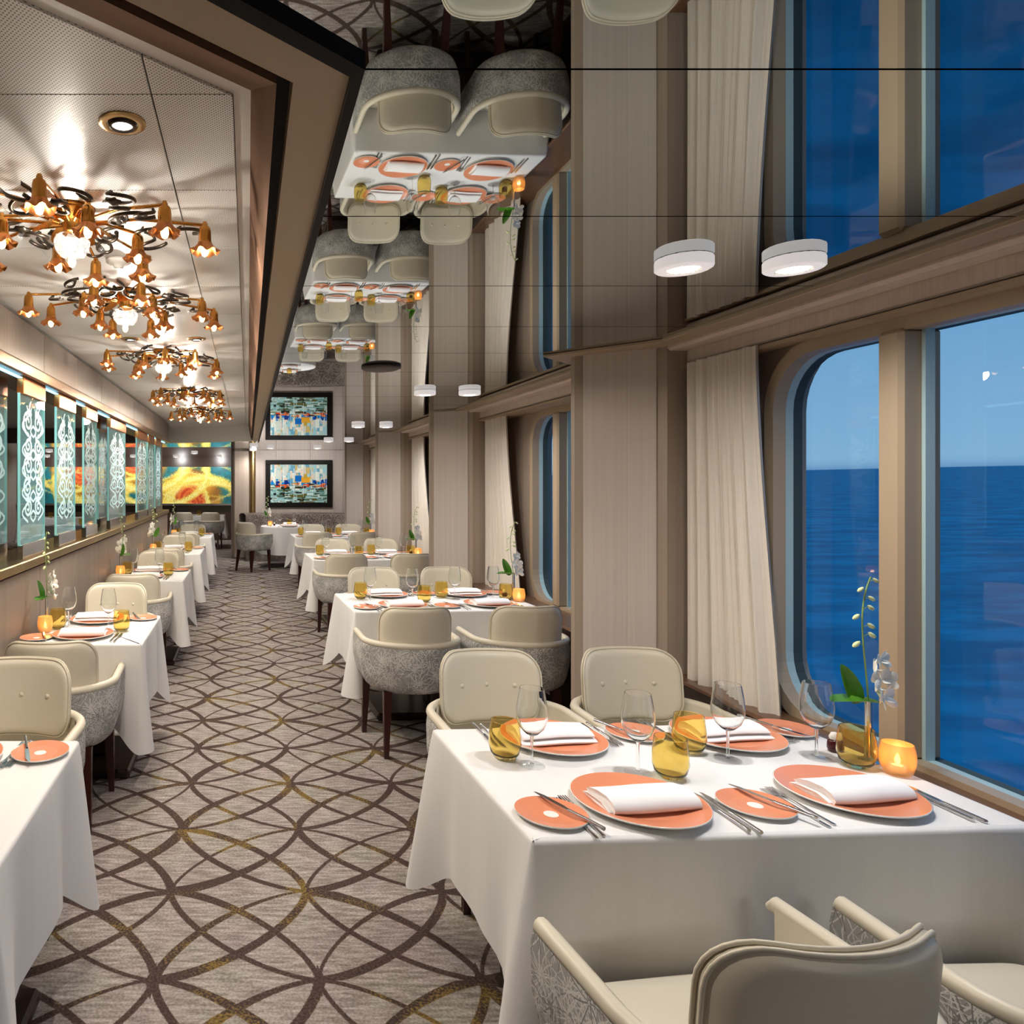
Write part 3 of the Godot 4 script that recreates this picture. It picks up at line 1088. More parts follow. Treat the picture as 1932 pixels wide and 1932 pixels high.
# ------------------------------------------------------------------ left: low wall, etched glass, header
func build_partition() -> void:
	var lowroot := struct_root("wall_partition")
	part(lowroot, "core", bx(-1.45, -1.236, 0, 1.105, -3.2, 10.77), M.dark_wood)
	var d := -3.2
	while d < 10.7:
		var e := minf(d + 0.82, 10.77)
		part(lowroot, "panel", bx(-1.238, -1.225, 0.08, 1.09, d + 0.003, e - 0.003, 0.002), M.partition_wood)
		d += 0.82
	part(lowroot, "skirting", bx(-1.24, -1.222, 0.0, 0.08, -3.2, 10.77), M.dark_wood)
	part(lowroot, "end_panel", bx(-1.45, -1.225, 0.0, 1.105, 10.76, 10.785), M.wall_wood)
	part(lowroot, "brass_shelf", bx(-1.50, -1.20, 1.105, 1.155, -3.2, 10.8, 0.006), M.brass)
	var hd := struct_root("wall_header")
	part(hd, "core", bx(-1.5, -1.215, 2.17, WHITE - 0.022, -3.2, 10.77), M.header_wood)
	part(hd, "core", bx(-1.5, -1.27, WHITE - 0.022, WHITE + 0.02, -3.2, 10.77), M.header_wood)
	d = -3.2
	while d < 10.7:
		var e := minf(d + 0.82, 10.77)
		part(hd, "panel", bx(-1.216, -1.2, MIRROR + 0.002, WHITE - 0.022, d + 0.002, e - 0.002, 0.002), M.header_wood)
		d += 0.82
	part(hd, "bronze_band", bx(-1.218, -1.196, 2.164, MIRROR, -3.2, 10.77, 0.004), M.bronze_band)
	# posts
	for z in [7.35, 10.6]:
		struct("wall_post", bx(-1.48, -1.3, 1.155, 2.17, z, z + 0.18), M.header_wood)
	# light strip under the header that feeds the glass from above
	var strip := thing("led_strip", "ice-blue light strip under the header above the etched glass", "light strip", P(-1.26, 2.163, 0))
	part(strip, "diffuser", bx(-0.012, 0.012, -0.006, 0.0, 1.5, 10.7), M.led)
	for z in [2.6, 4.8, 7.0, 9.2]:
		area(strip, Vector3(0, -0.012, -z), Vector2(0.03, 2.1), 0.07, Color(0.62, 0.88, 1.0), Vector3.DOWN)
	# etched glass panes, staggered in two planes
	var names := ["first", "second", "third", "fourth", "fifth", "sixth", "seventh", "eighth", "ninth"]
	var panes := [[-1.40, 3.45, 4.10], [-1.26, 3.72 * 1.05, 4.166 * 1.05], [-1.26, 4.43 * 1.05, 4.9 * 1.05], [-1.26, 5.17 * 1.05, 5.6 * 1.05], [-1.40, 6.62, 7.05], [-1.26, 6.09 * 1.05, 6.9 * 1.05], [-1.26, 7.62 * 1.05, 8.37 * 1.05], [-1.26, 8.46 * 1.05, 8.98 * 1.05], [-1.26, 9.14 * 1.05, 9.69 * 1.05]]
	var y0 := 1.235
	var y1 := 2.075
	for k in panes.size():
		var x: float = panes[k][0]
		var a: float = panes[k][1]
		var e: float = panes[k][2]
		var t := thing("etched_glass_panel", "%s etched scrollwork glass panel from the camera on the brass shelf" % names[k], "glass panel", P(x, 1.155, a), 0, "etched glass panels")
		var z := e - a
		part(t, "pane", bx(-0.007, 0.007, y0 - 1.155, y1 - 1.155, 0, z), M.screen_glass)
		# etching: a skin on the room side of the pane
		var s := MB.new()
		var w := z - 0.02
		s.tri(P(0.0085, y0 - 1.145, 0.01), P(0.0085, y0 - 1.145, z - 0.01), P(0.0085, y1 - 1.165, z - 0.01), Vector2(0, 1), Vector2(1, 1), Vector2(1, 0))
		s.tri(P(0.0085, y0 - 1.145, 0.01), P(0.0085, y1 - 1.165, z - 0.01), P(0.0085, y1 - 1.165, 0.01), Vector2(0, 1), Vector2(1, 0), Vector2(0, 0))
		part(t, "etched_ornament", s.mesh(), M["etched_%d" % (k % 3)])
		part(t, "polished_edge", bx(-0.0075, 0.0075, y0 - 1.155, y1 - 1.155, -0.0025, 0.0), M.glass_edge)  # polished edges in the cyan-green of the glass itself, not glowing
		part(t, "polished_edge", bx(-0.0075, 0.0075, y0 - 1.155, y1 - 1.155, z, z + 0.0025), M.glass_edge)
		part(t, "polished_edge", bx(-0.008, 0.009, y0 - 1.160, y0 - 1.155, 0, z), M.glass_edge)
		part(t, "top_clamp", bx(-0.02, 0.02, y1 - 1.158, 2.17 - 1.155, 0.02, z - 0.02, 0.003), M.copper)
		part(t, "bottom_clamp", bx(-0.018, 0.018, 0.0, y0 - 1.152, 0.02, z - 0.02, 0.003), M.steel)


func build_far_end() -> void:
	# wall with the framed picture, and the return wall to the mural
	var w := struct_root("wall_far")
	part(w, "core", bx(-0.29, 2.4, 0, 2.62, 14.72, 14.85), M.wall_wood)
	for q in [[-0.24, 0.58], [0.585, 1.28], [1.285, 1.965], [1.97, 2.29]]:
		part(w, "panel", bx(q[0], q[1], 0.1, MIRROR - 0.004, 14.70, 14.721, 0.003), M.wall_wood)
	struct("wall_return", bx(-0.35, -0.25, 0, 2.62, 14.72, 19.1), M.wall_wood)
	struct("wall_mural", bx(-6.2, -0.3, 0, 2.62, 19.05, 19.2), M.mural_wall)
	struct("trim_corner", bx(-0.30, 0.015, 0, MIRROR, 14.52, 14.70, 0.03), M.edge_wood)
	# polished brass strip on the corner
	var sc := thing("brass_wall_strip", "tall polished brass wall strip beside the far picture", "wall trim", P(0.095, 0.0, 14.66))
	var half := MB.new()
	half.lathe([Vector2(0.0, 0.92), Vector2(0.062, 0.92), Vector2(0.062, MIRROR), Vector2(0.0, MIRROR)], 24)
	part(sc, "brass_tube", half.mesh(), M.brass)
	# picture
	var t := thing("framed_picture", "abstract blue and orange city picture in a wide black frame on the far wall", "picture", P(1.05, 1.53, 14.68))
	var fr := MB.new()
	for q in [[-0.69, 0.69, 0.395, 0.4875], [-0.69, 0.69, -0.4875, -0.39], [-0.69, -0.59, -0.39, 0.395], [0.58, 0.69, -0.39, 0.395]]:
		fr.box(Vector3(q[0], q[2], -0.02), Vector3(q[1], q[3], 0.04), 0.006)
	part(t, "frame", fr.mesh(), M.black)
	var s := MB.new()
	s.tri(Vector3(-0.6, -0.4, 0.02), Vector3(0.59, -0.4, 0.02), Vector3(0.59, 0.4, 0.02), Vector2(0, 1), Vector2(1, 1), Vector2(1, 0))
	s.tri(Vector3(-0.6, -0.4, 0.02), Vector3(0.59, 0.4, 0.02), Vector3(-0.6, 0.4, 0.02), Vector2(0, 1), Vector2(1, 0), Vector2(0, 0))
	part(t, "canvas", s.mesh(), M.art)
	# mural and what stands below it
	var mu := thing("floral_mural", "bright yellow and orange swirling floral mural on the far wall", "mural", P(-3.25, 1.47, 19.04))
	var m := MB.new()
	m.tri(Vector3(-2.9, -0.49, 0.03), Vector3(2.9, -0.49, 0.03), Vector3(2.9, 0.49, 0.03), Vector2(0, 1), Vector2(1, 1), Vector2(1, 0))
	m.tri(Vector3(-2.9, -0.49, 0.03), Vector3(2.9, 0.49, 0.03), Vector3(-2.9, 0.49, 0.03), Vector2(0, 1), Vector2(1, 0), Vector2(0, 0))
	part(mu, "picture_panel", m.mesh(), M.mural)
	part(mu, "lower_ledge", bx(-2.95, 2.95, -0.54, -0.49, -0.10, -0.01, 0.004), M.steel)
	# wash lights in the ceiling in front of the mural
	var nth := ["rightmost", "second from right", "third from right", "fourth from right", "leftmost"]
	for k in 5:
		downlight(P(-0.75 - 1.1 * k, MIRROR, 18.2), "small white ceiling light before the floral mural, %s of five" % nth[k], 1.25, Vector3(0, -0.75, -0.75))
	# banquette along the curved corner under the picture
	var bench := thing("banquette", "dark patterned curved banquette under the far picture", "bench", P(1.0, 0, 14.2))
	var rows := []
	for r in [[0.0, 0.45], [0.0, 0.9], [0.03, 0.94], [0.10, 0.94], [0.13, 0.9], [0.13, 0.45]]:
		var row := PackedVector3Array()
		for c in 25:
			var a := PI * c / 24.0
			row.append(Vector3(-cos(a) * (1.05 + r[0]), r[1], -sin(a) * (0.28 + r[0])))
		rows.append(row)
	var bb := MB.new()
	bb.grid(rows)
	part(bench, "backrest", bb.mesh(), M.bench_fabric)
	var seat := PackedVector2Array()
	for c in 25:
		var a := PI * c / 24.0
		seat.append(Vector2(-cos(a) * 1.05, -sin(a) * 0.28 - 0.0))
	seat.append(Vector2(1.05, 0.2))
	seat.append(Vector2(-1.05, 0.2))
	var sb := MB.new()
	sb.prism(seat, 0.0, 0.46)
	part(bench, "seat", sb.mesh(), M.bench_fabric)


# ------------------------------------------------------------------ lamps
func downlight(at: Vector3, label: String, e: float, dir := Vector3.DOWN) -> void:
	if not G.has("lamp_ring"):
		var a := MB.new()
		a.lathe([Vector2(0.0, 0.0), Vector2(0.072, 0.0), Vector2(0.0725, -0.028), Vector2(0.068, -0.033), Vector2(0.046, -0.034), Vector2(0.042, -0.028), Vector2(0.0, -0.028)], 32)
		G.lamp_ring = a.mesh()
		var g := MB.new()
		g.lathe([Vector2(0.0725, -0.001), Vector2(0.0745, -0.005), Vector2(0.0745, -0.029), Vector2(0.068, -0.0335), Vector2(0.046, -0.0345)], 20)
		G.lamp_acrylic = g.mesh()
		var b := MB.new()
		b.lathe([Vector2(0.0415, -0.0285), Vector2(0.038, -0.033), Vector2(0.0, -0.034)], 12)
		G.lamp_lens = b.mesh()
	var t := thing("ceiling_spotlight", label, "ceiling light", at, 0, "white surface spotlights")
	part(t, "housing", G.lamp_ring, M.white_paint)
	part(t, "lamp_ring", G.lamp_acrylic, M.lamp_white, Transform3D(), "softly glowing white acrylic ring")
	part(t, "lens", G.lamp_lens, M.lens)
	spot(t, Vector3(0, -0.04, 0), e, Color(1.0, 0.985, 0.975), 82, 0.04, dir)


func build_lamps() -> void:
	var where := ["over the nearest window table", "over the second window table", "over the third window table", "over the farthest window table", "behind the camera on the window side"]
	var ds := [2.03, 5.0, 8.03, 10.98, -0.95]
	for k in ds.size():
		downlight(P(1.245, MIRROR, ds[k]), "white round spotlight on mirrored ceiling, aisle side, " + where[k], 0.82)
		downlight(P(1.56, MIRROR, ds[k]), "white round spotlight on mirrored ceiling, window side, " + where[k], 0.82)
	downlight(P(0.42, MIRROR, 13.3), "white round spotlight on mirrored ceiling before the far picture", 1.6, Vector3(0.15, -0.6, -0.8))
	downlight(P(1.3, MIRROR, 13.3), "white round spotlight on mirrored ceiling right of the far picture's centre", 1.6, Vector3(-0.1, -0.6, -0.8))
	downlight(P(-1.2, MIRROR, 15.9), "added white round spotlight over the pair of chairs before the mural", 1.5)  # this and the next two are added to brighten the far area
	downlight(P(-4.2, MIRROR, 15.0), "added white round spotlight over the tables beyond the etched glass", 1.5)
	downlight(P(0.1, MIRROR, 12.6), "added white round spotlight over the round far table's chair", 1.2)
	# recessed lights of the white ceiling
	var rim := MB.new()
	rim.lathe([Vector2(0.058, 0.001), Vector2(0.058, -0.004), Vector2(0.040, -0.007), Vector2(0.038, -0.001), Vector2(0.034, 0.004)], 32)
	var eye := MB.new()
	eye.lathe([Vector2(0.036, -0.001), Vector2(0.032, -0.011), Vector2(0.026, -0.012), Vector2(0.025, -0.004)], 28)
	var lens := MB.new()
	lens.lathe([Vector2(0.026, -0.006), Vector2(0.0, -0.010)], 16)
	var spots := [[-0.31, 1.75, "above the nearest gold chandelier"], [-0.73, 4.41, "past the second chandelier, partition side"], [-0.32, 4.41, "past the second chandelier, aisle side"], [-0.73, 7.1, "past the fourth chandelier, partition side"], [-0.32, 7.1, "past the fourth chandelier, aisle side"], [-0.73, 10.0, "at the far end, partition side"], [-0.32, 10.0, "at the far end, aisle side"]]
	for s in spots:
		var t := thing("recessed_downlight", "recessed brass-rimmed downlight in the white ceiling, " + s[2], "ceiling light", P(s[0], WHITE, s[1]), 0, "recessed downlights")
		part(t, "rim", rim.mesh(), M.brass)
		part(t, "gimbal", eye.mesh(), M.old_iron)
		part(t, "lens", lens.mesh(), M.lens)
		spot(t, Vector3(0, -0.02, 0), 1.3, Color(1.0, 0.97, 0.94), 70, 0.03)
	downlight(P(0.10, MIRROR, 14.25), "added small white spotlight above the brass strip by the far picture", 1.0)  # added to put bright highlights on the brass strip
	var sd := MB.new()
	sd.lathe([Vector2(0.0, 0.0), Vector2(0.05, 0.0), Vector2(0.05, -0.012), Vector2(0.04, -0.02), Vector2(0.022, -0.022), Vector2(0.02, -0.034), Vector2(0, -0.036)], 28)
	lone("smoke_detector", sd.mesh(), M.white_paint, "white round smoke detector on the white ceiling behind the nearest chandelier", "smoke detector", P(-0.516, WHITE, 2.83))
	# loudspeaker grille or detector on the mirror over the third table
	var dk := MB.new()
	dk.lathe([Vector2(0, 0), Vector2(0.11, 0), Vector2(0.108, -0.012), Vector2(0.09, -0.02), Vector2(0, -0.022)], 28)
	lone("ceiling_speaker", dk.mesh(), plain(c8(60, 52, 46), 0.5), "round dark speaker plate on the mirrored ceiling past the second table", "speaker", P(0.74, MIRROR, 3.95))


func bell_meshes() -> void:
	var a := MB.new()
	a.lathe([Vector2(0.0, 0.012), Vector2(0.006, 0.011), Vector2(0.009, 0.004), Vector2(0.010, -0.002), Vector2(0.017, -0.008), Vector2(0.020, -0.02), Vector2(0.021, -0.05), Vector2(0.0235, -0.058)], 16)
	G.bell_cap = a.mesh()
	var s := MB.new()
	var wave := func(p: Vector2, ang: float) -> Vector2:
		var k := clampf((p.x - 0.024) / 0.025, 0, 1)
		return Vector2(p.x * (1.0 + 0.12 * k * cos(ang * 7.0)), p.y + 0.006 * k * cos(ang * 7.0))
	s.lathe([Vector2(0.022, -0.056), Vector2(0.027, -0.066), Vector2(0.034, -0.076), Vector2(0.047, -0.086), Vector2(0.046, -0.088), Vector2(0.033, -0.079), Vector2(0.025, -0.068), Vector2(0.020, -0.057)], 42, Transform3D(), wave)
	G.bell_skirt = s.mesh()
	var b := MB.new()
	b.lathe([Vector2(0.0, -0.052), Vector2(0.007, -0.056), Vector2(0.012, -0.074), Vector2(0.0135, -0.086), Vector2(0.009, -0.098), Vector2(0.0, -0.103)], 8)
	G.bulb = b.mesh()


func scroll_mesh(size: float, dir: float) -> ArrayMesh:
	var path := []
	var rad := []
	for k in 30:
		var q := k / 29.0
		var a := dir * (0.4 + q * 5.2)
		var r := size * (1.0 - 0.8 * q)
		path.append(Vector3(cos(a) * r, -0.012 * sin(q * PI) * 2.0, sin(a) * r))
		rad.append(lerpf(0.0065, 0.006, q))
	path.append(path[29] + Vector3(0.002, 0, 0.002))
	rad.append(0.009)
	var b := MB.new()
	b.tube(path, rad, 6)
	return b.mesh()


func build_chandeliers() -> void:
	bell_meshes()
	G.scroll_a = scroll_mesh(0.075, 1.0)
	G.scroll_b = scroll_mesh(0.06, -1.0)
	G.scroll_c = scroll_mesh(0.045, 1.0)
	var plate := MB.new()
	plate.lathe([Vector2(0, 0.0), Vector2(0.075, 0.0), Vector2(0.07, -0.018), Vector2(0.03, -0.035), Vector2(0.028, -0.075), Vector2(0.0, -0.078)], 24)
	var bowl := MB.new()
	var cut := func(p: Vector2, ang: float) -> Vector2: return Vector2(p.x * (1.0 + 0.035 * cos(ang * 12.0)), p.y)
	bowl.lathe([Vector2(0.03, -0.085), Vector2(0.05, -0.092), Vector2(0.058, -0.112), Vector2(0.054, -0.135), Vector2(0.036, -0.155), Vector2(0.0, -0.160)], 48, Transform3D(), cut)
	var leaf := MB.new()
	var o := PackedVector2Array()
	for k in 20:
		var a := TAU * k / 20
		o.append(Vector2(cos(a) * 0.055, sin(a) * 0.024 * (1.0 + 0.3 * cos(a))))
	leaf.pillow(o, 0.006, func(p: Vector3) -> Vector3: return Vector3(p.x + 0.07, -0.055 - 0.5 * p.x + 0.02 * absf(p.y) * 10.0 * 0.2, p.y), 0.0, 4)
	var rosette := MB.new()
	rosette.lathe([Vector2(0, 0.0), Vector2(0.022, -0.002), Vector2(0.026, -0.010), Vector2(0.012, -0.016), Vector2(0, -0.02)], 12, Transform3D(), func(p: Vector2, ang: float) -> Vector2: return Vector2(p.x * (1.0 + 0.2 * cos(ang * 6.0)), p.y))
	var glassdrop := MB.new()
	glassdrop.lathe([Vector2(0, 0.0), Vector2(0.011, -0.008), Vector2(0.013, -0.018), Vector2(0, -0.028)], 10)
	var ds := [2.30, 3.30, 4.80, 6.75, 8.5]
	var which := ["nearest", "second", "third", "fourth", "farthest"]
	for k in ds.size():
		var t := thing("chandelier", "%s gold chandelier of bell lamps and iron scrolls on the white ceiling" % which[k], "chandelier", P(-0.57, WHITE, ds[k]), 0.35 * k, "gold bell chandeliers")
		part(t, "ceiling_plate", plate.mesh(), M.gold)
		part(t, "crystal_bowl", bowl.mesh(), M.crystal)
		var cb := part(t, "bowl_bulb", G.bulb, M.bulb, Transform3D(Basis(), Vector3(0, -0.09, 0)))
		omni(t, Vector3(0, -0.165, 0), 0.30, Color(1.0, 0.965, 0.91), 0.045)
		for q in 6:
			part(t, "gold_leaf", leaf.mesh(), M.gold, Transform3D(Basis(Vector3.UP, TAU * q / 6 + 0.2), Vector3.ZERO))
		for q in 12:
			var out := q % 3 != 2
			var ang := TAU * q / 12.0 + (0.0 if out else 0.1)
			var rx := 0.43 if out else 0.22
			var rz := 0.36 if out else 0.19
			if q % 3 == 1:
				rx *= 0.86
				rz *= 0.95
			var tip := Vector3(cos(ang) * rx, -0.055, sin(ang) * rz)
			var mid := Vector3(cos(ang) * rx * 0.5, -0.035, sin(ang) * rz * 0.5)
			var arm := MB.new()
			arm.tube([Vector3(cos(ang) * 0.04, -0.05, sin(ang) * 0.04), mid, tip], 0.0055, 7)
			part(t, "arm", arm.mesh(), M.gold)
			var sh := part(t, "bell_shade", G.bell_skirt, M.copper, Transform3D(Basis(Vector3.UP, ang), tip))
			part(sh, "socket", G.bell_cap, M.gold)
			part(sh, "bulb", G.bulb, M.bulb)
			if q % 3 == 0:
				omni(t, tip + Vector3(0, -0.082, 0), 0.135, Color(1.0, 0.93, 0.83), 0.012)
		for q in 22:
			var ang := TAU * q / 22.0 + 0.13
			var rr := 0.17 + 0.19 * fmod(q * 0.618, 1.0)
			part(t, "scroll", [G.scroll_a, G.scroll_b, G.scroll_c][q % 3], M.old_iron, Transform3D(Basis(Vector3.UP, ang * 2.3), Vector3(cos(ang) * rr, -0.030 - 0.012 * (q % 2), sin(ang) * rr * 0.85)))
		for q in 10:
			var ang := TAU * q / 10.0 + 0.3
			var rr := 0.12 + 0.17 * fmod(q * 0.618 + 0.3, 1.0)
			part(t, "iron_rosette", rosette.mesh(), M.old_iron, Transform3D(Basis(), Vector3(cos(ang) * rr, -0.045, sin(ang) * rr * 0.85)))
			part(t, "glass_drop", glassdrop.mesh(), M.crystal, Transform3D(Basis(), Vector3(cos(ang + 0.2) * rr * 1.2, -0.048, sin(ang + 0.2) * rr)))


# ------------------------------------------------------------------ furniture
func chair_meshes() -> void:
	# U path of the tub, from the right front corner round the back to the left; front is -z
	var path := []
	for k in 5:
		path.append(Vector2(0.292 - 0.004 * k * 0, -0.21 + 0.06 * k))
	for k in 19:
		var a := PI * k / 18.0
		path.append(Vector2(cos(a) * 0.292, 0.05 + sin(a) * 0.235))
	for k in 5:
		path.append(Vector2(-0.292, 0.03 - 0.06 * k))
	var len := [0.0]
	for k in range(1, path.size()):
		len.append(len[k - 1] + path[k].distance_to(path[k - 1]))
	var prof := [[0.635, 0.0], [0.60, 0.004], [0.50, 0.002], [0.43, -0.012], [0.39, -0.028], [0.365, -0.055], [0.358, -0.09]]
	var rows := []
	var inn := []
	for q in prof:
		var row := PackedVector3Array()
		var row2 := PackedVector3Array()
		for k in path.size():
			var p: Vector2 = path[k]
			var s: float = 1.0 + q[1] / 0.29
			var zz := 0.02
			row.append(Vector3(p.x * s, q[0], (p.y - zz) * s + zz))
			var s2: float = s - 0.035 / 0.29
			row2.append(Vector3(p.x * s2, maxf(q[0], 0.40) + (0.014 if q[0] > 0.62 else 0.0), (p.y - zz) * s2 + zz))
		rows.append(row)
		inn.append(row2)
	var sh := MB.new()
	sh.grid(rows, false, func(r: int, c: int) -> Vector2: return Vector2(len[c] / 0.42, prof[r][0] / 0.42))
	# front ends of the arms and the bottom
	for e in [0, path.size() - 1]:
		for r in rows.size() - 1:
			var a: Vector3 = rows[r][e]
			var b: Vector3 = rows[r + 1][e]
			var c: Vector3 = inn[r + 1][e]
			var d: Vector3 = inn[r][e]
			if e == 0:
				sh.quad(a, b, c, d)
			else:
				sh.quad(d, c, b, a)
	var last: PackedVector3Array = rows[rows.size() - 1]
	var bot := PackedVector2Array()
	for p in last:
		bot.append(Vector2(p.x, p.z))
	sh.prism(bot, 0.356, 0.40)
	G.chair_shell = sh.mesh()
	var im := MB.new()
	inn.reverse()
	im.grid(inn)
	G.chair_inner = im.mesh()
	# rail
	var rp := []
	for p in path:
		rp.append(Vector3(p.x * 0.955, 0.645, (p.y - 0.02) * 0.955 + 0.02))
	rp.push_front(rp[0] + Vector3(-0.004, -0.012, -0.014))
	rp.append(rp[rp.size() - 1] + Vector3(0.004, -0.012, -0.014))
	var rr := []
	for k in rp.size():
		rr.append(0.010 if k == 0 or k == rp.size() - 1 else 0.0185)
	var rail := MB.new()
	rail.tube(rp, rr, 10)
	G.chair_rail = rail.mesh()
	# seat cushion
	var seat := MB.new()
	var so := rounded(0.535, 0.47, 0.10, 6, 6)
	seat.pillow(so, 0.10, func(p: Vector3) -> Vector3: return Vector3(p.x * (1.0 - 0.2 * smoothstep(0.0, 0.235, p.y)), 0.432 + p.z, p.y - 0.04), 0.72, 9, 0.012)
	G.chair_seat = flipped(seat).mesh()
	# back pad, curved round the sitter; front of the pad faces -z
	var bend := func(p: Vector3) -> Vector3:
		var R := 0.31
		var a := p.x / R
		var y := p.y + 0.712
		var z := -p.z + 0.235 - R + R * cos(a) - (0.0) + 0.10 * (y - 0.712)
		return Vector3(sin(a) * (R + p.z * 0.0), y, z - 0.0)
	var pad := MB.new()
	pad.pillow(rounded(0.46, 0.295, 0.095, 7, 8), 0.056, bend, 0.84, 10, 0.006)
	G.chair_pad = pad.mesh()
	var pipe := MB.new()
	for off in [-0.009, 0.009]:
		var loop := []
		var rim := rounded(0.464, 0.299, 0.096, 7, 8)
		for k in rim.size() + 1:
			var p := rim[k % rim.size()]
			loop.append(bend.call(Vector3(p.x, p.y, off)))
		pipe.tube(loop, 0.0042, 6, false)
	G.chair_piping = pipe.mesh()
	var but := MB.new()
	but.lathe([Vector2(0.0, 0.006), Vector2(0.007, 0.0045), Vector2(0.0105, 0.0), Vector2(0.011, -0.004)], 12, Transform3D(Basis(Vector3.RIGHT, -PI / 2), Vector3.ZERO))
	G.chair_button = but.mesh()
	G.chair_button_at = []
	for x in [-0.115, 0.0, 0.115]:
		G.chair_button_at.append(Transform3D(Basis(Vector3.UP, x / 0.31), bend.call(Vector3(x, 0.01, 0.0325))))
	for f in [0, 1]:
		var leg := MB.new()
		var top := Vector3(0.0, 0.37, 0.0)
		var foot := Vector3(0.018, 0.0, 0.05) if f else Vector3(0.012, 0.0, -0.012)
		var lr := []
		for s in [[top, 0.023], [foot, 0.013]]:
			var row := PackedVector3Array()
			for q in [[-1, -1], [-1, 1], [1, 1], [1, -1]]:
				row.append(s[0] + Vector3(q[0] * s[1], 0, q[1] * s[1]))
			lr.append(row)
		for q in 4:
			var q2 := (q + 1) % 4
			leg.quad(lr[0][q], lr[1][q], lr[1][q2], lr[0][q2])
		leg.quad(lr[1][3], lr[1][2], lr[1][1], lr[1][0])
		leg.quad(lr[0][0], lr[0][1], lr[0][2], lr[0][3])
		G["chair_leg_%d" % f] = leg.mesh()


func flipped(b: MB) -> MB:
	for k in range(0, b.i.size(), 3):
		var s := b.i[k + 1]
		b.i[k + 1] = b.i[k + 2]
		b.i[k + 2] = s
	for k in b.n.size():
		b.n[k] = -b.n[k]
	return b


func chair(at: Vector3, turn: float, label: String) -> void:
	var t := thing("dining_chair", label, "chair", at, turn, "cream leather tub chairs")
	part(t, "shell", G.chair_shell, M.fabric, Transform3D(), "silver leaf-print fabric shell")
	part(t, "inner_lining", G.chair_inner, M.leather_in)
	part(t, "arm_rail", G.chair_rail, M.leather)
	part(t, "seat", G.chair_seat, M.leather_in)
	var pad := part(t, "backrest", G.chair_pad, M.leather)
	part(pad, "piping", G.chair_piping, M.leather)
	for x in G.chair_button_at:
		part(pad, "button", G.chair_button, M.leather, x)
	for s in [1, -1]:
		var flip := Basis.from_scale(Vector3(s, 1, 1))
		var turnb := Basis() if s > 0 else Basis(Vector3.UP, 0.0)
		part(t, "leg", leg_mesh(0, s), M.leg_wood, Transform3D(turnb, Vector3(s * 0.215, 0, -0.19)))
		part(t, "leg", leg_mesh(1, s), M.leg_wood, Transform3D(turnb, Vector3(s * 0.165, 0, 0.175)))


func leg_mesh(f: int, s: int) -> ArrayMesh:
	var key := "leg_%d_%d" % [f, s]
	if not G.has(key):
		var leg := MB.new()
		var foot := Vector3(0.018 * s, 0.0, 0.055) if f else Vector3(0.012 * s, 0.0, -0.012)
		var lr := []
		for q0 in [[Vector3(0, 0.37, 0), 0.024], [foot, 0.013]]:
			var row := PackedVector3Array()
			for q in [[-1, -1], [-1, 1], [1, 1], [1, -1]]:
				row.append(q0[0] + Vector3(q[0] * q0[1], 0, q[1] * q0[1]))
			lr.append(row)
		for q in 4:
			var q2 := (q + 1) % 4
			leg.quad(lr[0][q], lr[1][q], lr[1][q2], lr[0][q2])
		leg.quad(lr[1][3], lr[1][2], lr[1][1], lr[1][0])
		leg.quad(lr[0][0], lr[0][1], lr[0][2], lr[0][3])
		G[key] = leg.mesh()
	return G[key]


func cloth_mesh(w: float, l: float, drop: float, tip: float, seed_: int, flare := 0.075) -> ArrayMesh:
	var r := RandomNumberGenerator.new()
	r.seed = seed_
	var ph := r.randf() * TAU
	# loop of edge points with outward directions, counted anticlockwise seen from above
	var pts := []
	var corners := [Vector2(w / 2, -l / 2), Vector2(w / 2, l / 2), Vector2(-w / 2, l / 2), Vector2(-w / 2, -l / 2)]
	var side_n := [Vector2(1, 0), Vector2(0, 1), Vector2(-1, 0), Vector2(0, -1)]
	for s in 4:
		var a: Vector2 = corners[s]
		var b: Vector2 = corners[(s + 1) % 4]
		var L := a.distance_to(b)
		var n0: Vector2 = side_n[(s + 3) % 4]
		var n1: Vector2 = side_n[s]
		for k in 7:
			var q := k / 6.0
			pts.append([a, n0.lerp(n1, q).normalized(), 0.0, 1.0])
		var steps := 26
		for k in range(1, steps):
			var q := float(k) / steps
			q = q * q * (3 - 2 * q) * 0.5 + q * 0.5
			pts.append([a.lerp(b, q), n1, minf(q, 1 - q) * L, 0.0])
	var prof := [[-0.014, 0.0], [-0.005, -0.002], [0.0, -0.006], [0.002, -0.014]]
	for k in 12:
		prof.append([-1.0, (k + 1) / 12.0])
	var rows := []
	for q in prof:
		var row := PackedVector3Array()
		for k in pts.size():
			var e: Vector2 = pts[k][0]
			var nn: Vector2 = pts[k][1]
			var dist: float = pts[k][2]
			var out := 0.0
			var down := 0.0
			if q[0] > -0.5:
				out = q[0]
				down = q[1]
			else:
				var s: float = q[1]
				var ce := exp(-pow(dist / 0.085, 2.0))
				var dip := exp(-pow((dist - 0.17) / 0.07, 2.0))
				var ln := drop + (tip - drop) * exp(-pow(dist / 0.13, 2.0)) * 1.0
				out = 0.003 + s * (0.012 + flare * ce - 0.022 * dip + 0.008 * sin(k * 0.55 + ph) * (1.0 - ce))
				down = -0.014 - s * ln
			var p := e + nn * out
			if pts[k][3] > 0.5:
				var inward := Vector2(signf(e.x), signf(e.y))
				p = e - inward * 0.006 + nn * (out + 0.006)
			row.append(Vector3(p.x, down, -p.y))
		rows.append(row)
	var b := MB.new()
	rows.reverse()
	b.grid(rows, true)
	var top: PackedVector3Array = rows[rows.size() - 1]
	for k in top.size():
		b.tri(Vector3.ZERO, top[k], top[(k + 1) % top.size()])
	return b.mesh()


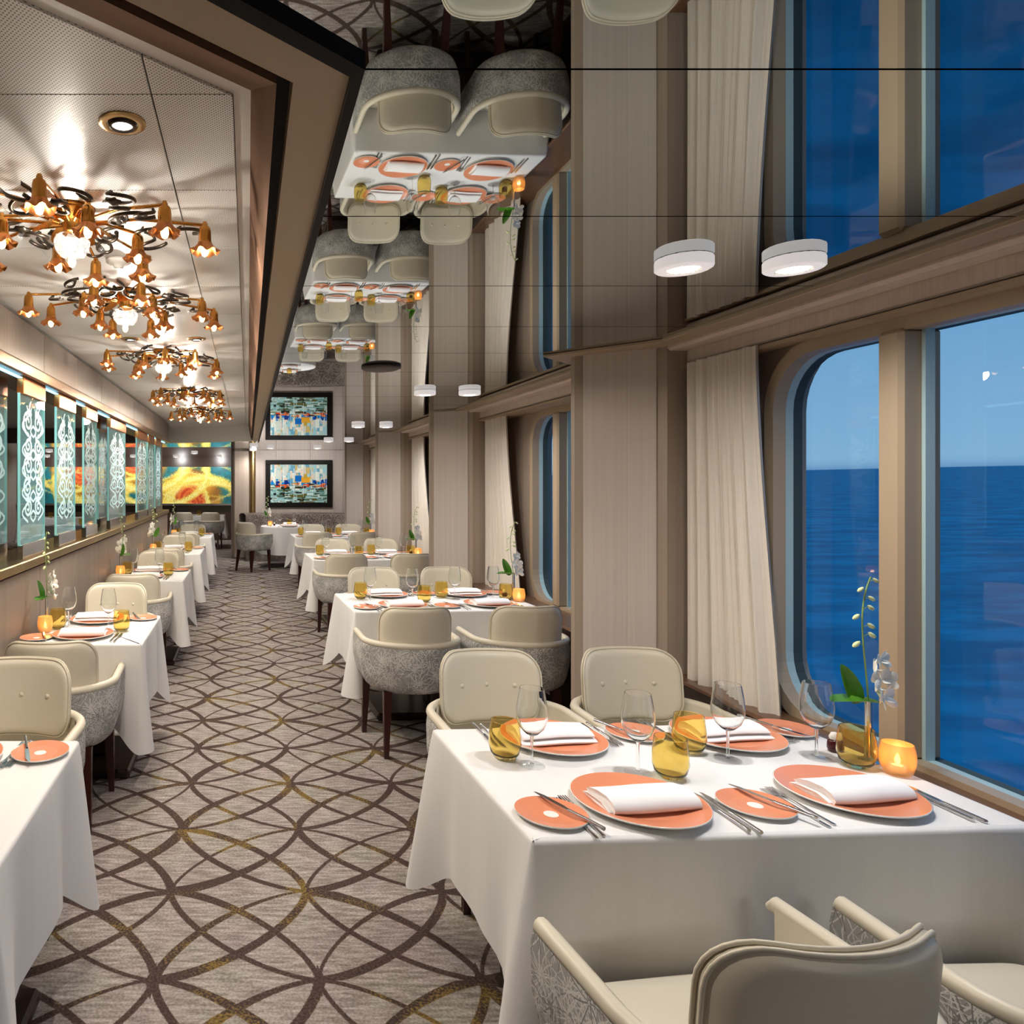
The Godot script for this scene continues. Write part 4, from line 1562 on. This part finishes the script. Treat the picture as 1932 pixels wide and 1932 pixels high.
func plate_meshes(key: String, R: float, rise: float) -> void:
	var under := MB.new()
	under.lathe([Vector2(0, 0.0), Vector2(R * 0.55, 0.0), Vector2(R * 0.6, 0.003), Vector2(R * 0.99, rise - 0.003), Vector2(R, rise), Vector2(R * 0.985, rise + 0.001)], 48)
	G[key + "_body"] = under.mesh()
	var top := MB.new()
	top.lathe([Vector2(R * 0.985, rise + 0.001), Vector2(R * 0.95, rise), Vector2(R * 0.62, 0.0065), Vector2(R * 0.55, 0.0055), Vector2(R * 0.2, 0.0055), Vector2(0, 0.0055)], 48)
	G[key + "_top"] = top.mesh()


func tableware_meshes() -> void:
	plate_meshes("charger", 0.163, 0.018)
	plate_meshes("bread", 0.087, 0.012)
	var dot := MB.new()
	dot.lathe([Vector2(0.018, 0.0058), Vector2(0.017, 0.0064), Vector2(0, 0.0066)], 24)
	G.bread_dot = dot.mesh()
	var w := MB.new()
	w.lathe([Vector2(0.0, 0.090), Vector2(0.006, 0.0885), Vector2(0.018, 0.095), Vector2(0.034, 0.112), Vector2(0.0435, 0.138), Vector2(0.0445, 0.158), Vector2(0.041, 0.188), Vector2(0.0345, 0.228), Vector2(0.0339, 0.2288), Vector2(0.0333, 0.228), Vector2(0.0398, 0.188), Vector2(0.0433, 0.158), Vector2(0.0423, 0.138), Vector2(0.0325, 0.1125), Vector2(0.016, 0.0965), Vector2(0.0, 0.0945)], 32)
	var ws := MB.new()
	ws.lathe([Vector2(0.0, 0.0045), Vector2(0.006, 0.006), Vector2(0.004, 0.02), Vector2(0.0036, 0.07), Vector2(0.0055, 0.0885), Vector2(0.0, 0.090)], 12)
	G.wine_stem = ws.mesh()
	var wf := MB.new()
	wf.lathe([Vector2(0.037, 0.0006), Vector2(0.0365, 0.0022), Vector2(0.014, 0.0045), Vector2(0.006, 0.0062), Vector2(0.0, 0.0066)], 32)
	G.wine_foot = wf.mesh()
	G.wine = w.mesh()
	var t := MB.new()
	t.lathe([Vector2(0, 0.0), Vector2(0.024, 0.0), Vector2(0.032, 0.004), Vector2(0.042, 0.018), Vector2(0.0475, 0.042), Vector2(0.0465, 0.07), Vector2(0.0415, 0.113), Vector2(0.0405, 0.114), Vector2(0.0395, 0.113), Vector2(0.0445, 0.07), Vector2(0.0455, 0.042), Vector2(0.040, 0.022), Vector2(0.03, 0.010), Vector2(0.0, 0.009)], 28)
	G.tumbler = t.mesh()
	# candle glass, candle, flame
	var c := MB.new()
	c.lathe([Vector2(0, 0.0), Vector2(0.028, 0.0), Vector2(0.034, 0.006), Vector2(0.041, 0.032), Vector2(0.042, 0.055), Vector2(0.037, 0.088), Vector2(0.0345, 0.088), Vector2(0.0395, 0.055), Vector2(0.0385, 0.033), Vector2(0.031, 0.010), Vector2(0, 0.009)], 24)
	G.candle_glass = c.mesh()
	var wx := MB.new()
	wx.lathe([Vector2(0.02, 0.0095), Vector2(0.02, 0.026), Vector2(0, 0.026)], 16)
	G.wax = wx.mesh()
	var fl := MB.new()
	fl.lathe([Vector2(0, 0.027), Vector2(0.006, 0.033), Vector2(0.007, 0.040), Vector2(0.004, 0.052), Vector2(0, 0.060)], 6)
	G.flame = fl.mesh()
	# salt pot: small burgundy pot with a white lid
	var p := MB.new()
	p.lathe([Vector2(0, 0), Vector2(0.017, 0.0), Vector2(0.021, 0.012), Vector2(0.019, 0.032), Vector2(0.013, 0.038), Vector2(0, 0.038)], 16)
	G.pot = p.mesh()
	var pl := MB.new()
	pl.lathe([Vector2(0.014, 0.038), Vector2(0.016, 0.046), Vector2(0.010, 0.058), Vector2(0.0, 0.060)], 14)
	G.pot_lid = pl.mesh()
	# cutlery lies along z, tip towards -z, length 0.21
	var fh := MB.new()
	fh.grid([PackedVector3Array([Vector3(-0.0045, 0.003, 0.105), Vector3(0, 0.0045, 0.105), Vector3(0.0045, 0.003, 0.105)]), PackedVector3Array([Vector3(-0.004, 0.003, 0.04), Vector3(0, 0.0045, 0.04), Vector3(0.004, 0.003, 0.04)]), PackedVector3Array([Vector3(-0.0025, 0.005, -0.02), Vector3(0, 0.0062, -0.02), Vector3(0.0025, 0.005, -0.02)]), PackedVector3Array([Vector3(-0.004, 0.005, -0.045), Vector3(0, 0.006, -0.045), Vector3(0.004, 0.005, -0.045)]), PackedVector3Array([Vector3(-0.011, 0.003, -0.062), Vector3(0, 0.003, -0.062), Vector3(0.011, 0.003, -0.062)])])
	fh.box(Vector3(-0.004, 0.0005, 0.035), Vector3(0.004, 0.003, 0.105))
	fh.box(Vector3(-0.011, 0.002, -0.064), Vector3(0.011, 0.0034, -0.060))
	G.fork_handle = fh.mesh()
	var ft := MB.new()
	for k in 4:
		var x := -0.011 + 0.0062 * k
		ft.box(Vector3(x, 0.002, -0.108), Vector3(x + 0.0032, 0.0036, -0.062))
	G.fork_tines = ft.mesh()
	var kh := MB.new()
	kh.tube([Vector3(0, 0.005, 0.105), Vector3(0, 0.005, 0.06), Vector3(0, 0.0045, 0.0)], [0.0052, 0.005, 0.0042], 8)
	G.knife_handle = kh.mesh()
	var kb := MB.new()
	kb.prism(PackedVector2Array([Vector2(-0.005, 0.0), Vector2(0.004, 0.0), Vector2(0.0075, -0.02), Vector2(0.008, -0.085), Vector2(0.003, -0.108), Vector2(-0.003, -0.112), Vector2(-0.005, -0.09)]), 0.006, 0.0055)
	G.knife_blade = kb.mesh()
	# folded napkin: soft upper fold over a flatter lower one
	var fold := func(pr: Array, hw: float, skew: float) -> ArrayMesh:
		var rows := []
		for k in 9:
			var q := k / 8.0
			var row := PackedVector3Array()
			for s in pr:
				var puff := 1.0 - 0.10 * absf(q - 0.5) * 2.0
				row.append(Vector3((q - 0.5) * 2.0 * hw + skew * s.x, s.y * puff, -s.x + 0.004 * sin(q * 5.0)))
			rows.append(row)
		var b := MB.new()
		b.grid(rows, true)
		for e in [0, 8]:
			var row: PackedVector3Array = rows[e]
			var mid := Vector3.ZERO
			for p2 in row:
				mid += p2
			mid /= row.size()
			mid += Vector3(0.012 if e == 0 else -0.004, 0, 0)
			for k in row.size():
				var a := row[k]
				var b2 := row[(k + 1) % row.size()]
				if e == 0:
					b.tri(mid, a, b2)
				else:
					b.tri(mid, b2, a)
		return b.mesh()
	G.napkin_low = fold.call([Vector2(0.068, 0.006), Vector2(0.058, 0.0), Vector2(-0.04, 0.0), Vector2(-0.055, 0.004), Vector2(-0.055, 0.012), Vector2(-0.02, 0.022), Vector2(0.04, 0.018), Vector2(0.066, 0.012)], 0.125, 0.05)
	G.napkin_top = fold.call([Vector2(0.050, 0.020), Vector2(0.0, 0.018), Vector2(-0.045, 0.010), Vector2(-0.062, 0.007), Vector2(-0.066, 0.018), Vector2(-0.055, 0.034), Vector2(-0.030, 0.043), Vector2(0.010, 0.042), Vector2(0.042, 0.034), Vector2(0.056, 0.026)], 0.118, -0.02)
	orchid_meshes()


func orchid_meshes() -> void:
	var v := MB.new()
	v.lathe([Vector2(0, 0.0), Vector2(0.026, 0.0), Vector2(0.026, 0.004), Vector2(0.012, 0.008), Vector2(0.0095, 0.02), Vector2(0.0095, 0.182), Vector2(0.0085, 0.182), Vector2(0.0085, 0.174), Vector2(0, 0.174)], 18)
	G.vase = v.mesh()
	var path := []
	for k in 17:
		var q := k / 16.0
		path.append(stem_at(q))
	var st := MB.new()
	st.tube(path, 0.0022, 6)
	G.orchid_stem = st.mesh()
	var petal := func(b: MB, len: float, wid: float, ang: float, tilt: float, cup: float) -> void:
		var o := PackedVector2Array()
		for k in 16:
			var a := TAU * k / 16
			o.append(Vector2(cos(a) * len / 2, sin(a) * wid / 2 * (1.0 + 0.25 * cos(a))))
		var bs := Basis(Vector3.BACK, ang) * Basis(Vector3.UP, -tilt)
		b.pillow(o, 0.0022, func(p: Vector3) -> Vector3: return bs * Vector3(p.x + len / 2 + 0.001, p.y, p.z + cup * pow((p.x + len / 2) / len, 2.0) * len - p.y * p.y * 9.0), 0.0, 4)
	var fl := MB.new()
	for k in 3:
		petal.call(fl, 0.030, 0.017, PI / 2 + TAU * k / 3, 0.25, 0.15)
	for k in 2:
		petal.call(fl, 0.030, 0.026, PI / 2 + (1 if k else -1) * 1.25, 0.1, 0.1)
	petal.call(fl, 0.016, 0.012, -PI / 2, 1.0, 0.4)
	G.orchid_flower = fl.mesh()
	var bu := MB.new()
	bu.lathe([Vector2(0, 0.012), Vector2(0.0045, 0.006), Vector2(0.006, -0.002), Vector2(0.004, -0.010), Vector2(0, -0.013)], 10)
	G.orchid_bud = bu.mesh()
	for k in 2:
		var o := PackedVector2Array()
		for q in 28:
			var a := TAU * q / 28
			o.append(Vector2(cos(a) * 0.075, sin(a) * 0.036 * (1.0 - 0.2 * cos(a))))
		var lf := MB.new()
		if k == 0:
			lf.pillow(o, 0.002, func(p: Vector3) -> Vector3: return Vector3(p.x - 0.045, 0.186 - 0.16 * (p.x + 0.03) * (p.x + 0.03) * 10.0 * 0.25 + absf(p.y) * 0.35 - 0.004, -p.y + 0.012 + p.z), 0.0, 5)
		else:
			lf.pillow(o, 0.002, func(p: Vector3) -> Vector3: return Vector3(-0.030 + p.y * 0.75 - 0.45 * (p.x + 0.06) * 0.6, 0.226 + p.x * 0.8, -0.02 + absf(p.y) * 0.5 + p.z), 0.0, 5)
		G["orchid_leaf_%d" % k] = lf.mesh()


func stem_at(q: float) -> Vector3:
	# rises from the vase, leans left, then bows to the right near the tip
	return Vector3(-0.032 * sin(q * 2.2) + 0.040 * pow(q, 4.0), 0.17 + 0.38 * q, 0.012 * sin(q * 4.0))


func place_setting(base: Vector3, turn: float, at: Vector2, face: float, where: String, full: bool) -> void:
	# at = (right, away) on the table; face 0 = sitter on the near side, PI = on the far side
	var put := func(dx: float, dd: float, h := 0.0) -> Vector3:
		var q := Vector2(dx, dd).rotated(face)
		return base + Vector3(at.x + q.x, h, -(at.y + q.y)).rotated(Vector3.UP, turn)
	var t := thing("charger_plate", "large orange charger plate, " + where, "plate", put.call(0, 0), turn + face, "orange charger plates")
	part(t, "body", G.charger_body, M.porcelain)
	part(t, "orange_glaze", G.charger_top, M.orange)
	var nk := thing("folded_napkin", "folded white napkin on orange plate, " + where, "napkin", put.call(0.005, -0.008, 0.0062), turn + face + 0.05, "folded white napkins")
	part(nk, "lower_fold", G.napkin_low, M.napkin)
	part(nk, "upper_fold", G.napkin_top, M.napkin)
	for k in 2:
		var f := thing("dinner_fork", "%s silver fork beside the charger, %s" % [["inner", "outer"][k], where], "fork", put.call(-0.178 - 0.022 * k, -0.05 - 0.01 * k), turn + face - 0.02, "silver forks")
		part(f, "handle", G.fork_handle, M.steel)
		part(f, "tines", G.fork_tines, M.steel)
		var n := thing("dinner_knife", "%s silver knife beside the charger, %s" % [["inner", "outer"][k], where], "knife", put.call(0.178 + 0.022 * k, -0.05 - 0.01 * k), turn + face - 0.02, "silver knives")
		part(n, "handle", G.knife_handle, M.steel)
		part(n, "blade", G.knife_blade, M.steel)


func bread_plate(base: Vector3, turn: float, at: Vector2, face: float, where: String) -> void:
	var pos := base + Vector3(at.x, 0, -at.y).rotated(Vector3.UP, turn)
	var t := thing("bread_plate", "small orange bread plate with white centre dot, " + where, "plate", pos, turn, "orange bread plates")
	part(t, "body", G.bread_body, M.porcelain)
	part(t, "orange_glaze", G.bread_top, M.orange)
	part(t, "centre_dot", G.bread_dot, M.porcelain)
	var off := Vector3(0.042, 0.0125, 0.005).rotated(Vector3.UP, turn + face)
	var n := thing("butter_knife", "butter knife resting on the small orange plate, " + where, "knife", pos + off, turn + face + 0.35, "butter knives")
	part(n, "handle", G.knife_handle, M.steel)
	part(n, "blade", G.knife_blade, M.steel)


func glass_at(kind: String, base: Vector3, turn: float, at: Vector2, where: String) -> void:
	var pos := base + Vector3(at.x, 0, -at.y).rotated(Vector3.UP, turn)
	if kind == "wine":
		var t := thing("wine_glass", "empty clear wine glass, " + where, "wine glass", pos, 0, "wine glasses")
		part(t, "bowl", G.wine, M.glass)
		part(t, "stem", G.wine_stem, M.glass)
		part(t, "foot", G.wine_foot, M.thin_glass)
	else:
		lone("amber_tumbler", G.tumbler, M.amber, "amber stemless water tumbler, " + where, "tumbler", pos, 0, "amber tumblers")


func table_top_items(base: Vector3, turn: float, candle: Vector2, vase: Vector2, pot: Vector2, where: String, spin: float, lit: float) -> void:
	var w := func(q: Vector2) -> Vector3: return base + Vector3(q.x, 0, -q.y).rotated(Vector3.UP, turn)
	var c := thing("candle_holder", "glowing frosted amber candle glass on the " + where, "candle", w.call(candle), 0, "amber candle glasses")
	part(c, "glass_cup", G.candle_glass, M.frosted_amber)
	part(c, "wax", G.wax, M.wax)
	part(c, "flame", G.flame, M.flame)
	omni(c, Vector3(0, 0.043, 0), lit, Color(1.0, 0.80, 0.52), 0.008)
	var p := thing("salt_pot", "tiny burgundy pot with white lid on the " + where, "pot", w.call(pot), 0, "burgundy salt pots")
	part(p, "body", G.pot, M.burgundy)
	part(p, "lid", G.pot_lid, M.porcelain)
	var o := thing("orchid_vase", "white orchid spray with green leaves in slim silver vase, " + where, "flower vase", w.call(vase), spin, "orchid bud vases")
	part(o, "vase", G.vase, M.steel)
	part(o, "stem", G.orchid_stem, M.stem)
	part(o, "leaf", G.orchid_leaf_0, M.leaf)
	part(o, "leaf", G.orchid_leaf_1, M.leaf)
	for k in 5:
		var q := 0.06 + 0.075 * k
		var s := stem_at(q)
		var sc := 1.55 - 0.1 * k
		part(o, "flower", G.orchid_flower, M.petal, Transform3D(Basis(Vector3.UP, 0.5 + 0.5 * sin(k * 2.4)).scaled(Vector3.ONE * sc), s + Vector3(0.026, 0.004, 0.014 * (1 - k % 2 * 2) + 0.01)))
	for k in 8:
		var q := 0.47 + 0.07 * k
		var s := stem_at(q)
		var side := 1.0 if k % 3 else -1.0
		var at := s + Vector3(0.026 * side * (1.15 - q * 0.5), 0.006, 0.004)
		var tw := MB.new()
		tw.tube([s, (s + at) / 2 + Vector3(0, 0.004, 0), at], 0.001, 5)
		var twig := part(o, "twig", tw.mesh(), M.stem)
		part(twig, "bud", G.orchid_bud, M.bud, Transform3D(Basis(Vector3.BACK, side * 0.9).scaled(Vector3.ONE * (1.15 - 0.5 * (q - 0.5))), at))


func table_base(w: float, l: float, label: String, at: Vector3, turn: float) -> void:
	var t := thing("pedestal_table", label, "table", at, turn, "dining tables")
	part(t, "tabletop", bx(-w / 2 + 0.012, w / 2 - 0.012, 0.712, 0.7355, -l / 2 + 0.012, l / 2 - 0.012), M.dark_wood)
	var foot := MB.new()
	foot.box(Vector3(-w * 0.36, 0, -l * 0.33), Vector3(w * 0.36, 0.05, l * 0.33), 0.012)
	part(t, "foot_plate", foot.mesh(), M.dark_wood)
	part(t, "column", bx(-0.06, 0.06, 0.05, 0.712, -0.06, 0.06, 0.008), M.dark_wood)


func build_tables() -> void:
	chair_meshes()
	tableware_meshes()
	# ---- window side: four tables for four
	var centre := [Vector2(1.273, 2.065), Vector2(1.295, 4.965), Vector2(1.305, 7.93), Vector2(1.31, 10.9)]
	var name := ["nearest window table", "second window table", "third window table", "farthest window table"]
	var seats := ["near aisle side", "near window side", "far aisle side", "far window side"]
	G.cloth4 = cloth_mesh(1.26, 0.75, 0.37, 0.52, 3)
	var turn := deg_to_rad(3.0)
	for k in 4:
		var c: Vector2 = centre[k]
		var base := P(c.x, TABLE + 0.001, c.y)
		table_base(1.26, 0.75, "dark wooden pedestal table under white cloth, " + name[k], P(c.x, 0, c.y), turn)
		lone("tablecloth", G.cloth4, M.cloth, "white linen tablecloth with hanging corners on the " + name[k], "tablecloth", P(c.x, TABLE, c.y), turn, "white tablecloths")
		var ch := [[-0.385 if k == 0 else -0.362, -0.70 if k == 0 else -0.645, 0.10 if k == 0 else 0.0], [0.30, -0.69 if k == 0 else -0.645, 0.0], [-0.21, 0.77, PI], [0.40, 0.77, PI]]
		for q in 4:
			var p := P(c.x, 0, c.y) + Vector3(ch[q][0], 0, -ch[q][1]).rotated(Vector3.UP, turn)
			chair(p, turn * 0.6 + ch[q][2], "cream tub chair with silver fabric shell, %s, %s" % [seats[q], name[k]])
		var cg := [Vector2(-0.274, -0.213), Vector2(0.317, -0.190), Vector2(-0.281, 0.235), Vector2(0.30, 0.235)]
		var br := [Vector2(-0.53, -0.262), Vector2(0.017, -0.242), Vector2(0.015, 0.275), Vector2(0.545, 0.288)]
		var wg := [Vector2(-0.153, -0.015), Vector2(0.450, 0.06), Vector2(-0.435, 0.050), Vector2(0.172, 0.060)]
		var tb := [Vector2(-0.080, -0.050), Vector2(0.515, -0.005), Vector2(-0.49, 0.112), Vector2(0.100, 0.130)]
		for q in 4:
			var where := "%s, %s" % [seats[q], name[k]]
			place_setting(base, turn, cg[q], 0.0 if q < 2 else PI, where, k == 0)
			bread_plate(base, turn, br[q], 0.0 if q < 2 else PI, where)
			glass_at("wine", base, turn, wg[q], where)
			glass_at("tumbler", base, turn, tb[q], where)
		table_top_items(base, turn, Vector2(0.584, -0.062), Vector2(0.585, 0.028), Vector2(0.553, 0.108), name[k], 0.0, 0.006)
	# ---- partition side: five tables for two
	var ld := [1.907, 4.04, 6.36, 8.52, 10.9]
	var lname := ["nearest partition table", "second partition table", "third partition table", "fourth partition table", "fifth partition table"]
	G.cloth2 = cloth_mesh(0.61, 0.79, 0.36, 0.53, 8, 0.05)
	for k in 5:
		var x := -0.852
		var base := P(x, TABLE + 0.001, ld[k])
		table_base(0.61, 0.79, "dark wooden pedestal table under white cloth, " + lname[k], P(x, 0, ld[k]), 0)
		lone("tablecloth", G.cloth2, M.cloth, "white linen tablecloth with hanging corners on the " + lname[k], "tablecloth", P(x, TABLE, ld[k]), 0, "white tablecloths")
		chair(P(-0.915, 0, ld[k] - 0.61), 0.05, "cream tub chair with silver fabric shell, near side of %s" % lname[k])
		chair(P(-0.925, 0, ld[k] + 0.77), PI - 0.03, "cream tub chair with silver fabric shell, far side of %s" % lname[k])
		for q in 2:
			var where: String = ["near side of ", "far side of "][q] + lname[k]
			place_setting(base, 0, [Vector2(-0.04, -0.20), Vector2(-0.05, 0.215)][q], [0.0, PI][q], where, k < 2)
			bread_plate(base, 0, [Vector2(-0.27, -0.27), Vector2(0.215, 0.27)][q], [0.0, PI][q], where)
			glass_at("wine", base, 0, [Vector2(0.065, -0.03), Vector2(-0.18, 0.05)][q], where)
			glass_at("tumbler", base, 0, [Vector2(0.146, -0.075), Vector2(-0.225, -0.02)][q], where)
		table_top_items(base, 0, Vector2(-0.272, -0.105), Vector2(-0.285, -0.03), Vector2(-0.29, 0.035), lname[k], 0.3 + k, 0.006)
	# ---- far corner: round table with one chair in view
	var rt := thing("round_table", "round pedestal table under a long white cloth before the far picture", "table", P(0.75, 0, 13.25))
	part(rt, "tabletop", cyl(0.0, 0.50, 0.712, 0.735), M.dark_wood)
	part(rt, "column", cyl(0.0, 0.06, 0.0, 0.712), M.dark_wood)
	var rc := MB.new()
	rc.lathe([Vector2(0.56, -0.50), Vector2(0.545, -0.3), Vector2(0.525, -0.1), Vector2(0.512, -0.012), Vector2(0.505, -0.002), Vector2(0.0, 0.0)], 72, Transform3D(), func(p: Vector2, ang: float) -> Vector2: return Vector2(p.x + 0.025 * clampf(-p.y * 2.0, 0, 1) * sin(ang * 9.0), p.y))
	lone("tablecloth", rc.mesh(), M.cloth, "round white tablecloth with soft folds before the far picture", "tablecloth", P(0.75, TABLE, 13.25), 0, "white tablecloths")
	chair(P(0.08, 0, 12.62), -0.75, "cream tub chair with silver shell at the round far table")
	var rb := P(0.75, TABLE + 0.001, 13.25)
	place_setting(rb, 0, Vector2(0.0, -0.28), 0.0, "near side of the round far table", false)
	place_setting(rb, 0, Vector2(0.05, 0.28), PI, "far side of the round far table", false)
	glass_at("wine", rb, 0, Vector2(-0.15, 0.1), "left of the round far table's middle")
	glass_at("wine", rb, 0, Vector2(0.12, 0.1), "right of the round far table's middle")
	glass_at("tumbler", rb, 0, Vector2(0.02, 0.02), "middle of the round far table")
	table_top_items(rb, 0, Vector2(-0.34, -0.06), Vector2(-0.38, 0.04), Vector2(-0.26, 0.02), "round far table", 0.6, 0.006)
	# ---- two chairs and a table in front of the mural, one more table beyond the glass
	chair(P(-1.5, 0, 16.6), 0.05, "cream tub chair before the mural, left of the pair")
	chair(P(-0.86, 0, 16.6), -0.05, "cream tub chair before the mural, right of the pair")
	for q in [[-1.2, 17.35, "table before the floral mural"], [-4.5, 16.2, "table seen through the etched glass"], [-3.2, 13.6, "nearer table seen through the etched glass"]]:
		table_base(1.26, 0.75, "dark wooden pedestal table under white cloth, " + q[2], P(q[0], 0, q[1]), 0)
		lone("tablecloth", G.cloth4, M.cloth, "white linen tablecloth on the " + q[2], "tablecloth", P(q[0], TABLE, q[1]), 0, "white tablecloths")
		var qb := P(q[0], TABLE + 0.001, q[1])
		place_setting(qb, 0, Vector2(-0.28, -0.2), 0.0, "left setting, " + q[2], false)
		place_setting(qb, 0, Vector2(0.28, -0.2), 0.0, "right setting, " + q[2], false)
		glass_at("tumbler", qb, 0, Vector2(0.0, 0.0), q[2])
	# ---- curtains
	curtain(2.80, 3.23, 0.14, 2.00, "pale linen curtain gathered at the nearest wood pillar")
	curtain(5.68, 6.16, 0.34, 2.06, "pale linen curtain gathered at the second wood pillar")
	curtain(8.35, 8.92, 0.42, 2.06, "pale linen curtain gathered at the third wood pillar")
	curtain(11.3, 11.9, 0.4, 2.06, "pale linen curtain gathered at the farthest wood pillar")


func cyl(r0: float, r1: float, h0: float, h1: float) -> ArrayMesh:
	var b := MB.new()
	b.lathe([Vector2(0, h0), Vector2(r1, h0), Vector2(r1, h1), Vector2(0, h1)], 32)
	return b.mesh()
